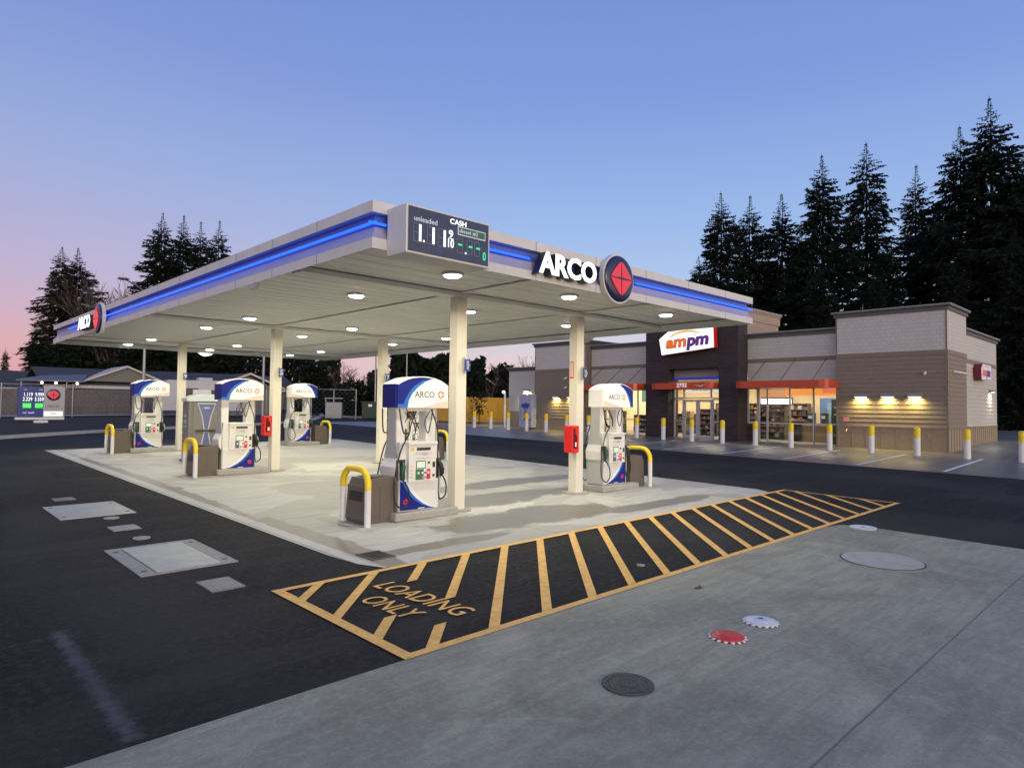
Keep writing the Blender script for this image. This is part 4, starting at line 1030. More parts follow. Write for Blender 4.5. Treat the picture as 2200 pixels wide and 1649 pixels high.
# ampm sign
sg_ = thing('shop_sign', 'tilted white lit ampm sign above the entrance', 'sign', (31.45, 19.3, 5.95)); sg_.rotation_euler = (math.radians(-3), 0, 0)
M_SGW = emis('sign_white', (1, .98, 1), 1.25)
def ampm(parent, s=1.0, R=(0, -1, 0), Nn=(-1, 0, 0), lit=True):
    R = Vector(R); Nn = Vector(Nn); U = Vector((0, 0, 1))
    def slab(pts, t0, t1, m, nm, mi=0):
        mb = MB(); n = len(pts); f = [R*x*s+U*z*s+Nn*t1 for x, z in pts]; b = [R*x*s+U*z*s+Nn*t0 for x, z in pts]
        mb.add(f+b, [tuple(range(n)), tuple(range(2*n-1, n-1, -1))]+[(i, i+n, (i+1) % n+n, (i+1) % n) for i in range(n)], mi); return mb.build(nm, m, parent)
    P = [(-1.60, -.60), (1.60, -.50), (1.62, .62), (-1.15, .66), (-1.72, .30)]
    slab(P, -.32, 0, M_RED2 if lit else mat('sign_maroon', (.15, .01, .03), .5), 'cabinet'); slab([(x*.985, z*.975) for x, z in P], .001, .012, M_SGW if lit else mat('sign_face_dim', (.75, .74, .78), .4), 'face')
    mb = MB(); text(mb, 'am', R*-1.30*s+U*-.30*s+Nn*.013, R, U, w=1.30*s, h=.50*s, depth=.006, bold=.055, shear=.15); mb.build('lettering', emis('am_orange', (.85, .16, .01), .8) if lit else M_ORANGE, parent)
    mb = MB(); text(mb, 'pm', R*-.04*s+U*-.50*s+Nn*.014, R, U, w=1.36*s, h=.70*s, depth=.006, bold=.055, shear=.15); mb.build('lettering', emis('pm_purple', (.09, .015, .22), .8) if lit else mat('purple', (.09, .015, .22), .5), parent)
    pts = []
    for k in range(13): a_ = PI*(.93-.80*k/12); pts.append((1.0*math.cos(a_)-.1, .16+.44*math.sin(a_)))
    for k in range(12, -1, -1): a_ = PI*(.93-.80*k/12); pts.append((1.0*math.cos(a_)-.08, .14+.36*math.sin(a_)*(1 if 1 else 1)-.01))
    mb = MB(); n = len(pts)//2
    for i in range(n-1):
        q = [pts[i], pts[i+1], pts[2*n-2-i], pts[2*n-1-i]]
        f = [R*x*s+U*z*s+Nn*.018 for x, z in q]; mb.add(f, [(0, 1, 2, 3)])
    mb.build('arc_mark', emis('arc_yellow', (.95, .55, .03), .8) if lit else mat('arc_y', (.7, .45, .1), .5), parent)
ampm(sg_)
s2 = thing('shop_sign', 'small boxed ampm sign high on the side wall of the store', 'sign', (39.4, 7.55, 4.28)); ampm(s2, .62, (1, 0, 0), (0, -1, 0), False)

# wall lamps
def wall_lamp(x, y, z, nx, ny, label, col=(1, .77, .24), e=36, w=.52):
    t = thing('wall_lamp', label, 'wall lamp', (x, y, z), math.atan2(ny, nx), 'downlights on the store walls')
    mb = MB(); mb.prism([(0, .0), (.18, -.02), (.22, -.10), (0, -.13)], 'y', -w/2, w/2); mb.box(.0, .02, -w/2-.03, w/2+.03, -.14, .03); mb.build('hood', M_STEEL, t)
    mb = MB(); mb.box(.03, .165, -w/2+.02, w/2-.02, -.125, -.121); mb.build('lens', emis('wall_lens', (1, .82, .45), 9), t)
    l = D.lights.new('wall_lamp_light', 'AREA'); l.shape = 'RECTANGLE'; l.size = .16; l.size_y = w*.8; l.energy = e; l.color = col; l.spread = math.radians(150)
    o = D.objects.new('lamp', l); COL.objects.link(o); o.parent = t; o.location = (.11, 0, -.135)
for y, w_ in ((10.9, 'left of three'), (9.80, 'middle of three'), (8.74, 'right of three')): wall_lamp(32.37, y, 3.08, -1, 0, 'grey downlight on brown siding, %s' % w_)
for y, w_ in ((29.45, 'left of two'), (28.2, 'right of two')): wall_lamp(32.37, y, 3.1, -1, 0, 'grey downlight on the far brown tower, %s' % w_)
wall_lamp(32.77, 32.55, 3.55, -1, 0, 'single downlight on the low grey wing of the store', col=(1, .93, .62), e=60)
wall_lamp(35.9, 7.87, 3.45, 0, -1, 'downlight on the side wall nearer the front corner', col=(1, .95, .8), e=22, w=.3); wall_lamp(41.9, 7.87, 3.5, 0, -1, 'downlight on the side wall at the rear corner', col=(1, .95, .8), e=22, w=.3)
t = thing('corner_lamp', 'bright white lamp on a pale post at the far left corner of the store', 'lamp', (32.6, 34.6, G(32, 34)))
MB().tube([(0, 0, 0), (0, 0, 2.5)], .07, 8).build('post', M_WHITE, t); MB().ball(-.05, .1, 2.5, .09).build('lamp_head', emis('corner_glow', (1, .95, .85), 12), t)
l = D.lights.new('corner_light', 'SPOT'); l.energy = 1000; l.color = (1, .72, .18); l.spot_size = math.radians(130); l.spot_blend = .6; l.shadow_soft_size = .12
o = D.objects.new('lamp', l); COL.objects.link(o); o.parent = t; o.location = (-.1, .5, 2.5); o.rotation_euler = Vector((.45, .85, -.28)).to_track_quat('-Z', 'Y').to_euler()
# security cameras
for x, y, z, w_ in ((32.36, 8.35, 4.0, 'above the three downlights at the tower corner'), (32.36, 28.6, 4.25, 'upper one above the two far downlights'), (32.36, 28.6, 3.65, 'lower one above the two far downlights')):
    t = thing('security_camera', 'small white security camera '+w_, 'security camera', (x, y, z), 0, 'cameras on the store')
    MB().box(-.05, 0, -.05, .05, -.05, .05).build('mount', M_WHITE, t); MB().tube([(-.05, 0, 0), (-.28, -.05, -.06)], .05, 10).build('camera_body', M_WHITE, t)
for x in (35.0-1.7, 35.0-.9):
    t = thing('security_camera', 'small white camera on the tower side wall, '+('front one' if x < 33.7 else 'rear one'), 'security camera', (x, 7.52, 4.05), -PI/2, 'cameras on the store')
    MB().box(0, .05, -.05, .05, -.05, .05).build('mount', M_WHITE, t); MB().tube([(.05, 0, 0), (.25, .05, -.06)], .05, 10).build('camera_body', M_WHITE, t)
# side door, small wall fittings, ice machine
mb = MB(); mb.box(35.65, 36.5, 7.86, 7.895, .7, 2.85, 0); mb.box(35.75, 36.4, 7.84, 7.858, .75, 2.75, 1); mb.build('side_door', [M_WHITE, M_DARK], ST)
t = thing('gas_tag', 'small pink notice on the lower brown siding', 'notice', (32.36, 11.55, 1.95)); MB().box(-.01, 0, -.12, .12, -.08, .1).build('sheet', mat('tag_pink', (.75, .25, .25), .6), t)
t = thing('hose_bib', 'small brass wall tap below the pink notice', 'tap', (32.33, 11.5, 1.5)); MB().tube([(0, 0, 0), (-.12, 0, 0), (-.14, 0, -.1)], .03, 8).build('tap_body', mat('brass', (.5, .38, .2), .4, .5), t)
ice = thing('ice_chest', 'white and blue ice chest against the low wing of the store', 'ice chest', (31.95, 31.75, G(32, 31.7)), 0)
MB().bbox(0, .75, -.45, .75, .1, 2.35, .03).build('cabinet', mat('ice_white', (.36, .38, .46), .4, noise=.35, nscale=4), ice)
mb = MB(); mb.prism([(-.28, 1.5), (-.2, 1.62), (-.3, 1.72), (-.05, 1.70), (.1, 1.80), (.25, 1.68), (.55, 1.74), (.5, 1.6), (.58, 1.48), (.35, 1.45), (.25, 1.3), (.1, 1.42), (-.1, 1.32), (-.12, 1.45)], 'x', -.006, -.001); mb.box(-.006, -.001, -.3, .3, .55, .7); mb.build('graphic', mat('ice_blue', (.03, .06, .3), .4), ice)
for k in range(2): MB().tube([(-.04, .1+.1*k, 1.0), (-.04, .1+.1*k, 1.3)], .012, 6).build('handle', M_DARK, ice)

# bollards along the store
bo = thing('bollard', 'x', 'bollard')
mb = MB(); mb.cyl(0, 0, -.02, .72, .115, 18); mb.build('post', M_BWHITE, bo)
mb = MB(); mb.cyl(0, 0, .72, 1.06, .118, 18, cap=False); mb.ball(0, 0, 1.06, .118, sz=.6); mb.build('sleeve', M_YEL, bo)
for k in range(19):
    y = 34.85-1.675*k; lab = 'white bollard with yellow cap, %s from the far left of the storefront row' % ORD[k]
    loc = (30.0, y, G(30, y)+.012)
    if k == 0: bo.location = loc; bo['label'] = lab; bo['group'] = 'bollards along the storefront'
    else: dup(bo, loc, random.uniform(0, 1), lab, 'bollards along the storefront')

# ---- inside the shop
def lamp_area(x, y, z, sx, sy, e, col, parent):
    l = D.lights.new('shop_light', 'AREA'); l.shape = 'RECTANGLE'; l.size = sx; l.size_y = sy; l.energy = e; l.color = col
    o = D.objects.new('lamp', l); COL.objects.link(o); o.parent = parent; o.location = (x, y, z)
for i, y in enumerate((13.6, 16.6, 19.6, 22.6, 25.4)):
    for j, x in enumerate((34.6, 38.2)):
        t = thing('ceiling_panel', 'lit ceiling panel in the shop, %s bay from the right, %s row' % (ORD[i], ('front', 'rear')[j]), 'ceiling light', (x, y, 4.28), 0, 'lit panels in the shop ceiling')
        MB().box(-.6, .6, -.3, .3, -.02, .015).build('frame', M_ALU, t); MB().box(-.56, .56, -.26, .26, -.028, -.0205).build('diffuser', emis('panel_glow', (1, .9, .7), 3.2), t)
        lamp_area(0, 0, -.04, 1.1, .5, 165, (1, .85, .58), t)
rr = random.Random(3)
PROD = [mat('prod%d' % i, c, .5) for i, c in enumerate(((.14, .04, .03), (.22, .16, .06), (.04, .06, .04), (.05, .05, .07), (.3, .27, .2), (.10, .07, .05), (.02, .02, .02), (.16, .10, .07), (.05, .04, .03)))]
M_SHELF = mat('shelf_metal', (.08, .07, .06), .5); M_SHELFL = mat('shelf_white', (.6, .58, .52), .5)
def shelf(x, y, w, h, d, n, label, face='x', cat='shelving'):
    t = thing('store_shelf', label, cat, (x, y, ZF+.03), 0)
    mb = MB(); mb.box(d-.03, d, -w/2, w/2, 0, h)
    for i in range(n+1): mb.box(0, d-.03, -w/2, w/2, i*h/n-.015 if i else 0, i*h/n+.015)
    mb.box(0, d-.03, -w/2, -w/2+.03, .02, h-.02); mb.box(0, d-.03, w/2-.03, w/2, .02, h-.02); mb.build('rack', M_SHELF, t)
    mb = MB()
    for i in range(n):
        yy = -w/2+.06; hh = h/n
        while yy < w/2-.12:
            ww = rr.uniform(.04, .26); mi = rr.randrange(len(PROD)); g = rr.uniform(.3, .85)*(hh-.04)
            if rr.random() < .78: mb.box(.03, .25, yy, yy+ww*.9, i*hh+.017, i*hh+.017+g, mi)
            yy += ww
    mb.build('merchandise', PROD, t)
    return t
shelf(35.0, 16.35, 1.5, 1.9, .45, 7, 'tall dark snack rack seen through the right window')
shelf(34.5, 14.85, .7, .95, .4, 3, 'low snack rack at the middle of the right window')
shelf(35.5, 18.0, 1.1, 1.5, .45, 5, 'merchandise rack just inside the door, right side')
shelf(35.2, 20.2, 1.2, 1.7, .45, 6, 'merchandise rack just inside the door, left side')
shelf(34.8, 24.0, 2.2, 1.3, .45, 4, 'merchandise rack behind the left shop window')
shelf(40.2, 19.5, 6.0, 2.1, .5, 6, 'long cooler wall at the back of the shop')
shelf(36.8, 22.6, 2.2, 1.4, .45, 4, 'rack in the middle of the shop behind the door')
t = thing('menu_board', 'row of glowing white menu boxes above the dark rack', 'menu board', (34.95, 16.3, ZF+2.0))
for k in range(4): MB().box(0, .1, .38-.42*k-.18, .38-.42*k+.18, .05, .32).build('panel', emis('menu_glow', (1, .97, .9), 2.2), t)
MB().box(.1, .2, -1.1, .62, 0, .4).build('backing', M_DARK, t)
t = thing('food_banner', 'orange and yellow wall banner with white HOT lettering', 'banner', (36.5, 12.9, 3.15))
MB().box(0, .06, -.75, 3.3, 0, .85).build('panel', emis('banner_orange', (.95, .27, .01), .9), t)
MB().box(-.02, -.001, -.75, 1.3, .12, .8).build('panel', emis('banner_red', (.85, .12, .02), .85), t)
mb = MB(); text(mb, 'HOT', (-.021, .55, .22), (0, -1, 0), (0, 0, 1), w=1.15, h=.42, depth=.01, bold=.03); text(mb, 'LOOKING', (-.021, 1.25, .36), (0, -1, 0), (0, 0, 1), w=.62, h=.2, depth=.01, bold=.02); mb.build('lettering', emis('banner_white', (1, .93, .8), 1.3), t)
MB().box(.0, .06, 3.3, 4.9, -.15, .95).build('panel', mat('banner_brown', (.28, .14, .06), .6), t)
t = thing('cooler_banner', 'white strip above the back coolers with dark COOLER lettering', 'banner', (36.6, 20.6, 3.35))
MB().box(0, .05, -1.6, 1.9, 0, .55).build('panel', emis('strip_white', (.9, .92, .85), .7), t)
mb = MB(); text(mb, 'COOLER', (-.001, 1.5, .12), (0, -1, 0), (0, 0, 1), w=1.3, h=.28, depth=.01, bold=.02); mb.build('lettering', M_DARK, t)
for i, (y, c, w_) in enumerate(((17.9, (.65, .22, .05), 'orange'), (23.6, (.25, .55, .42), 'green'))):
    t = thing('hanging_banner', '%s banner hanging in the shop window zone' % w_, 'banner', (34.2, y, 2.75)); MB().box(0, .04, -.5, .5, 0, .8).build('sheet', emis('ban%d' % i, c, .6), t)
t = thing('counter', 'long service counter behind the right shop window', 'counter', (34.6, 13.6, ZF+.03))
MB().box(0, .7, -1.3, .9, 0, .92).build('base', mat('counter_wood', (.32, .22, .12), .5), t); MB().box(-.05, .75, -1.35, .95, .92, .98).build('worktop', mat('counter_top', (.6, .52, .38), .4), t)
for y, w_, nm in ((.55, .32, 'first'), (-.1, .26, 'second'), (-.95, .5, 'third')):
    q = thing('drink_machine', 'dark counter machine, %s along the service counter' % nm, 'drink machine', (34.75, 13.6+y, ZF+1.015)); MB().bbox(0, .4, -w_/2, w_/2, 0, .6 if w_ < .4 else .75, .05).build('housing', M_DARK, q); MB().box(-.006, -.001, -w_/3, w_/3, .3, .45).build('display', emis('mach_disp', (.7, .75, .6), .5), q)
t = thing('drink_cooler', 'blue glass fronted drink cooler with white tube light', 'cooler', (36.2, 13.75, ZF+.03))
MB().bbox(0, .7, -.5, .5, 0, 2.35, .02).build('cabinet', mat('cooler_blue', (.05, .12, .28), .3), t); MB().box(-.02, -.001, -.46, .1, .4, 2.1).build('door', mat('cooler_glass', (.12, .2, .3), .1), t)
MB().tube([(-.06, -.3, .5), (-.06, -.3, 1.9)], .04, 8).build('tube_light', emis('tube_glow', (.9, .97, 1), 5), t)
for k, (x, y, h_) in enumerate(((34.0, 12.5, 1.9), (34.3, 17.95, 1.0), (35.0, 21.4, 1.3), (34.1, 25.6, 1.5))):
    t = thing('carton_stack', ['dark stack of cartons behind the right end of the window', 'cartons stacked beside the right door', 'cartons stacked left of the doors', 'cartons at the far end of the left window'][k], 'cartons', (x, y, ZF+.03))
    z = 0
    while z < h_:
        hh = rr.uniform(.3, .45); MB().box(-.2+rr.uniform(-.03, .03), .25, -.28, .28+rr.uniform(-.04, .04), z, z+hh-.005).build('carton', [mat('carton_green', (.04, .08, .04), .7), mat('carton_kraft', (.3, .2, .12), .8)][rr.random() < (.0 if k == 0 else .6)], t); z += hh

# ------------------------------------------------------------------ roadside sign
rs = thing('roadside_sign', 'blue and grey roadside price board with red diamond emblem, low on its base', 'price sign', (7.35, 46.5, G(7.35, 46.5)+.05), math.radians(0)); rs.scale = (.76, .8, .74)
Mf = mat('board_blue', (.012, .03, .20), .35); Mg = mat('board_grey', (.38, .39, .40), .45)
mb = MB(); mb.box(-1.55, .0, -.18, .18, .62, 3.0); mb.build('price_cabinet', Mf, rs)
mb = MB(); mb.prism([(.0, .62), (1.35, .62), (1.35, 2.95), (1.1, 3.05), (.6, 3.12), (.0, 3.05)], 'y', -.2, .2); mb.build('logo_cabinet', Mg, rs)
mb = MB(); mb.box(-1.7, 1.35, -.24, .24, .45, .62); mb.build('base_rail', M_BWHITE, rs)
mb = MB(); mb.bbox(-.55, .35, -.25, .25, .05, .40, .08); mb.cyl(-.1, 0, 0, .5, .12); mb.build('foot', M_BWHITE, rs)
mb = MB()
text(mb, '1.119', (-1.2, -.181, 2.25), (1, 0, 0), (0, 0, 1), w=.52, h=.27, depth=.006, bold=.0); text(mb, '9.999', (-.52, -.181, 2.25), (1, 0, 0), (0, 0, 1), w=.52, h=.27, depth=.006, bold=.0)
text(mb, '2.229', (-1.28, -.181, 1.88), (1, 0, 0), (0, 0, 1), w=.58, h=.28, depth=.006, bold=.0); text(mb, '5.559', (-.54, -.181, 1.88), (1, 0, 0), (0, 0, 1), w=.54, h=.28, depth=.006, bold=.0)
mb.build('price_digits', emis('board_digits', (.95, .97, 1), 1.6), rs)
mb = MB(); mb.box(-1.28, -.75, -.184, -.1805, 1.33, 1.72); mb.box(-.52, -.02, -.184, -.1805, 1.33, 1.72); mb.build('diesel_panel', emis('board_green', (.0, .75, .06), 1.1), rs)
mb = MB(); text(mb, '3.333', (-1.24, -.1842, 1.42), (1, 0, 0), (0, 0, 1), w=.46, h=.22, depth=.004, bold=.01); text(mb, '5.559', (-.50, -.1842, 1.42), (1, 0, 0), (0, 0, 1), w=.44, h=.22, depth=.004, bold=.01); mb.build('price_digits', emis('board_digits_green', (.3, 1, .35), 1.2), rs)
mb = MB(); text(mb, 'car wash', (-1.25, -.181, .92), (1, 0, 0), (0, 0, 1), w=.7, h=.16, depth=.005, bold=.01); mb.build('lettering', M_SOFTW, rs)
mb = MB(); text(mb, 'cash', (-1.25, -.181, 2.72), (1, 0, 0), (0, 0, 1), w=.22, h=.07, depth=.005, bold=.01); text(mb, 'credit', (-.32, -.181, 2.72), (1, 0, 0), (0, 0, 1), w=.26, h=.09, depth=.005, bold=.01); mb.build('lettering', M_SOFTW, rs)
mb = MB(); disc(mb, (.62, -.2, 2.38), (1, 0, 0), (0, 0, 1), (0, -1, 0), .45, 0, .03, dome=.05); mb.build('dome', M_NAVY, rs)
mb = MB(); diamond_petals(mb, (.62, -.275, 2.38), (1, 0, 0), (0, 0, 1), (0, -1, 0), .36, .012, t=.012); mb.build('star_emblem', emis('board_red', (.9, .02, .06), .85), rs)
mb = MB(); text(mb, 'ARCO', (.22, -.201, 1.38), (1, 0, 0), (0, 0, 1), w=.8, h=.22, depth=.01, bold=.02); mb.build('lettering', mat('arco_dim', (.16, .17, .2), .5), rs)
mb = MB(); mb.box(.04, 1.25, -.206, -.201, .72, 1.1); mb.build('bottom_panel', emis('board_white', (.95, .97, .95), 1.1), rs)
mb = MB(); text(mb, 'ampm', (.42, -.2065, .84), (1, 0, 0), (0, 0, 1), w=.42, h=.12, depth=.004, bold=.02); mb.build('lettering', M_GREYTXT, rs)

# ------------------------------------------------------------------ fences, houses, background
M_WOOD = mat('fence_wood', (.13, .115, .11), .85, noise=.25, nscale=3, stretch=(4, 4, .4)); M_WOODY = mat('cedar', (.50, .30, .05), .8, noise=.2, nscale=3, stretch=(4, 4, .4))
def woodfence(name, label, a, b, h, m, gw=2.4, cat='fence', zoff=.1):
    t = thing(name, label, cat, (0, 0, 0)); a = Vector((*a, 0)); b = Vector((*b, 0)); d = b-a; Ln = d.length; d.normalize(); n = Vector((-d.y, d.x, 0))
    def P(s, o, z): p = a+d*s+n*o; return (p.x, p.y, G(p.x, p.y)+zoff+z)
    mb = MB(); s = 0; r_ = random.Random(5)
    while s < Ln:
        w = min(.14, Ln-s); hh = h+r_.uniform(-.015, .015)
        vs = [P(s+q, o, z) for q in (0, w-.006) for o in (-.012, .012) for z in (0, hh)]
        mb.add(vs, [(0, 1, 3, 2), (4, 6, 7, 5), (0, 4, 5, 1), (2, 3, 7, 6), (1, 5, 7, 3)]); s += .14
    mb.build('boards', m, t)
    s = 0
    while s <= Ln+.01:
        vs = [P(s+q, o, z) for q in (-.05, .05) for o in (-.06, .03) for z in (0, h+.06)]
        MB().add(vs, [(0, 1, 3, 2), (4, 6, 7, 5), (0, 4, 5, 1), (2, 3, 7, 6), (1, 5, 7, 3)]).build('post', m, t); s += gw
    mb = MB()
    for z in (.3, h-.25): 
        vs = [P(q, o, z+zz) for q in (0, Ln) for o in (-.05, -.013) for zz in (0, .09)]
        mb.add(vs, [(0, 1, 3, 2), (4, 6, 7, 5), (0, 4, 5, 1), (2, 3, 7, 6), (0, 2, 6, 4), (1, 5, 7, 3)])
    mb.build('rail', m, t); return t
woodfence('wooden_fence', 'weathered grey board fence behind the roadside price board', (-8, 60.5), (25, 60.5), 1.95, M_WOOD, zoff=.15)
woodfence('wooden_fence', 'low weathered board fence in front of the tall grey one', (10.5, 59.3), (22, 59.3), .8, M_WOOD, zoff=.15)
def chain(name, label, a, b, h, gap=3.0, diag_=.42):
    t = thing(name, label, 'fence', (0, 0, 0)); a = Vector((*a, 0)); b = Vector((*b, 0)); d = b-a; Ln = d.length; d.normalize()
    P = lambda s, z: Vector((a.x+d.x*s, a.y+d.y*s, G(a.x+d.x*s, a.y+d.y*s)+.1+z))
    s = 0
    while s <= Ln+.01: MB().tube([P(s, -.1), P(s, h+.05)], .045, 8).build('post', M_STEEL, t); s += Ln/max(1, round(Ln/gap))
    mb = MB(); mb.tube([P(0, h), P(Ln, h)], .03, 6); mb.tube([P(0, .1), P(Ln, .1)], .02, 6); mb.build('rail', M_STEEL, t)
    mb = MB(); s = -h
    while s < Ln:
        for k in (0, 1):
            s0, s1 = (s, s+h); z0_, z1_ = (0.1, h) if k == 0 else (h, .1)
            f0 = max(0, (0-s0)/h); f1 = min(1, (Ln-s0)/h)
            if f1 > f0: mb.tube([P(s0+h*f0, z0_+(z1_-z0_)*f0), P(s0+h*f1, z0_+(z1_-z0_)*f1)], .003, 3, cap=False)
        s += diag_
    mb.build('wire_mesh', M_STEEL, t)
chain('chain_fence', 'chain link fence on tall posts in front of the board fence', (-6, 58.9), (24, 58.9), 2.35, 4.4)
chain('chain_fence', 'chain link gate panel near the dark shed, right of the far pumps', (24.5, 55.5), (30.2, 50.6), 2.4, 2.0)
woodfence('wooden_fence', 'yellow lit cedar screen fence left of the store', (34.5, 41.6), (44, 39.2), 2.0, M_WOODY)
woodfence('wooden_fence', 'cedar screen fence end turning away beyond the store', (34.45, 41.7), (33.6, 47.5), 1.9, M_WOODY)

M_ROOF = mat('roof_shingle', (.045, .047, .055), .9, noise=.2, nscale=6); M_ROOFB = mat('roof_metal', (.11, .12, .14), .5, noise=.12, nscale=2)
M_HWALL = mat('house_wall', (.16, .15, .14), .8, noise=.1); M_HRED = mat('house_brick', (.10, .035, .025), .85, noise=.15); M_FB = mat('fascia_board', (.46, .44, .42), .6)
def gable_house(label, x0, x1, y0, y1, zw, zr, along='x', wallm=M_HWALL, roofm=M_ROOF, name='house', ov=.5):
    t = thing(name, label, 'house', (0, 0, 0)); z0 = GG((x0+x1)/2, (y0+y1)/2)
    MB().box(x0, x1, y0, y1, z0-.3, z0+zw).build('wall', wallm, t)
    mb = MB(); X0, X1, Y0, Y1 = x0-ov, x1+ov, y0-ov, y1+ov; zb_ = z0+zw-.05; zr_ = z0+zr
    if along == 'x':
        ym = (y0+y1)/2; th = .14
        vs = [(X0, Y0, zb_), (X1, Y0, zb_), (X1, ym, zr_), (X0, ym, zr_), (X0, Y1, zb_), (X1, Y1, zb_)]
        vs += [(x, y, z-th) for x, y, z in vs]
        mb.add(vs, [(0, 1, 2, 3), (3, 2, 5, 4), (6, 9, 8, 7), (9, 10, 11, 8), (0, 6, 7, 1), (4, 5, 11, 10), (0, 3, 9, 6), (3, 4, 10, 9), (1, 7, 8, 2), (2, 8, 11, 5)])
        gb = MB(); gb.prism([(y0, zb_-.1), (y1, zb_-.1), (ym, zr_-.2)], 'x', x0, x1)
    else:
        xm = (x0+x1)/2; th = .14
        vs = [(X0, Y0, zb_), (X0, Y1, zb_), (xm, Y1, zr_), (xm, Y0, zr_), (X1, Y0, zb_), (X1, Y1, zb_)]
        vs += [(x, y, z-th) for x, y, z in vs]
        mb.add(vs, [(0, 1, 2, 3), (3, 2, 5, 4), (6, 9, 8, 7), (9, 10, 11, 8), (0, 6, 7, 1), (4, 5, 11, 10), (0, 3, 9, 6), (3, 4, 10, 9), (1, 7, 8, 2), (2, 8, 11, 5)])
        gb = MB(); gb.prism([(x0, zb_-.1), (x1, zb_-.1), (xm, zr_-.2)], 'y', y0, y1)
    mb.build('roof', roofm, t); gb.build('gable', wallm, t)
    mb = MB()
    if along == 'x': mb.box(X0, X1, Y0-.04, Y0-.002, zb_-.2, zb_+.02)
    else:
        for sx in (-1, 1):
            xa = (X0 if sx < 0 else X1); mb.add([(xa, Y0-.04, zb_-.16), (xm, Y0-.04, zr_-.16), (xm, Y0-.04, zr_+.03), (xa, Y0-.04, zb_+.03), (xa, Y0-.002, zb_-.16), (xm, Y0-.002, zr_-.16), (xm, Y0-.002, zr_+.03), (xa, Y0-.002, zb_+.03)], [(0, 1, 2, 3), (7, 6, 5, 4), (3, 2, 6, 7), (0, 4, 5, 1)])
    mb.build('bargeboard', M_FB, t); return t
gable_house('long low house with dark shingle roof at the far left', -14, 10.5, 68, 78, 2.2, 3.75, 'x')
hh_ = gable_house('house with a white edged gable and dark roof behind the board fence', 10.5, 20.5, 64, 74, 2.3, 3.9, 'x', M_HRED)
hz = GG(15, 65)
mb = MB(); mb.prism([(13.1, hz+2.75), (18.9, hz+2.75), (16.0, hz+4.0)], 'y', 64.2, 68); mb.build('gable', M_HWALL, hh_)
mb = MB()
for (xa, za, xb, zb_) in ((12.6, hz+2.72, 16, hz+4.15), (19.4, hz+2.72, 16, hz+4.15)):
    mb.add([(xa, 63.9, za-.16), (xb, 63.9, zb_-.16), (xb, 63.9, zb_), (xa, 63.9, za), (xa, 69, za-.16), (xb, 69, zb_-.16), (xb, 69, zb_), (xa, 69, za)], [(0, 1, 2, 3), (3, 2, 6, 7), (0, 4, 5, 1)])
mb.build('bargeboard', M_FB, hh_)
pr = thing('carport', 'pale sheet roof carport with three glowing bulbs left of the gabled house', 'carport', (0, 0, 0)); z0 = G(9, 63)
mb = MB(); mb.add([(8.0, 61.6, z0+2.75), (12.3, 61.6, z0+2.75), (13.6, 66.5, z0+3.45), (11.2, 68, z0+3.45), (8.0, 61.6, z0+2.67), (12.3, 61.6, z0+2.67), (13.6, 66.5, z0+3.37), (11.2, 68, z0+3.37)], [(0, 1, 2, 3), (7, 6, 5, 4), (0, 4, 5, 1), (1, 5, 6, 2), (2, 6, 7, 3), (3, 7, 4, 0)]); mb.build('roof', M_ROOFB, pr)
for x, y in ((8.4, 62), (11.3, 62)): MB().tube([(x, y, z0), (x, y, z0+2.7)], .05, 6).build('post', M_STEEL, pr)
for k, x in enumerate((9.6, 10.5, 11.9)):
    t = thing('bulb', 'glowing porch bulb under the carport roof, %s of three' % ['leftmost', 'middle', 'rightmost'][k], 'light bulb', (x, 61.45, z0+2.55), 0, 'bulbs under the carport roof')
    MB().ball(0, 0, 0, .085).build('globe', emis('bulb_glow', (1, .82, .55), 14), t); MB().cyl(0, 0, .07, .16, .03, 8).build('socket', M_DARK, t)
hb = gable_house('small house with a white gable above the camper', 22.0, 27.5, 60, 68, 2.5, 3.75, 'y', M_HWALL, M_ROOF)
gable_house('low brown roofed house behind the far pumps', 24, 38, 78, 86, 2.4, 4.2, 'x')
gable_house('dark house with pale eaves left of the store', 48, 54, 60, 66, 3.6, 5.2, 'y', mat('dark_wall', (.05, .05, .055), .8))
# camper
rv = thing('camper_trailer', 'white camper trailer parked behind the portable toilet', 'camper', (18.0, 51.5, G(18, 51.5)+.1), math.radians(-8))
MR = mat('camper_white', (.42, .44, .48), .5, noise=.06)
mb = MB(); mb.prism([(-3.2, .6), (-3.3, 1.4), (-2.6, 2.75), (3.2, 2.8), (3.3, .6)], 'y', -1.1, 1.1); mb.build('body', MR, rv)
mb = MB(); mb.box(.2, 1.2, -1.12, -1.101, 1.6, 2.1); mb.box(-1.6, -.6, -1.12, -1.101, 1.6, 2.2); mb.box(2.0, 2.6, -1.12, -1.101, 1.6, 2.0); mb.build('window', M_DARK, rv)
mb = MB(); mb.bbox(-.5, .5, -.4, .4, 2.78, 3.0, .06); mb.build('roof_unit', MR, rv)
mb = MB(); mb.box(-3.0, 3.0, -1.115, -1.102, 1.1, 1.22); mb.build('stripe', M_STEEL, rv)
for x in (-.5, .5):
    mb = MB(); mb.cyl(0, 0, -.1, .1, .36, 18); mb.xf(Matrix.Translation((x, -1.0, .36))@Matrix.Rotation(PI/2, 4, 'X')); mb.build('wheel', M_BLACK, rv)
MB().box(-1.0, .2, -1.35, -1.15, .2, 2.1).build('side_panel', M_WHITE, rv)
dk = thing('waste_skip', 'dark green bin with small white label near the hedge', 'bin', (31.2, 49.6, G(31, 50)), math.radians(-40))
MB().bbox(-.8, .8, -.6, .6, .1, 1.45, .04).build('tub', mat('skip_green', (.015, .035, .025), .6), dk); MB().box(-.85, .85, -.65, .65, 1.45, 1.52).build('lid', M_DARK, dk); MB().box(-.25, .05, -.606, -.601, 1.1, 1.3).build('label', M_WHITE, dk)
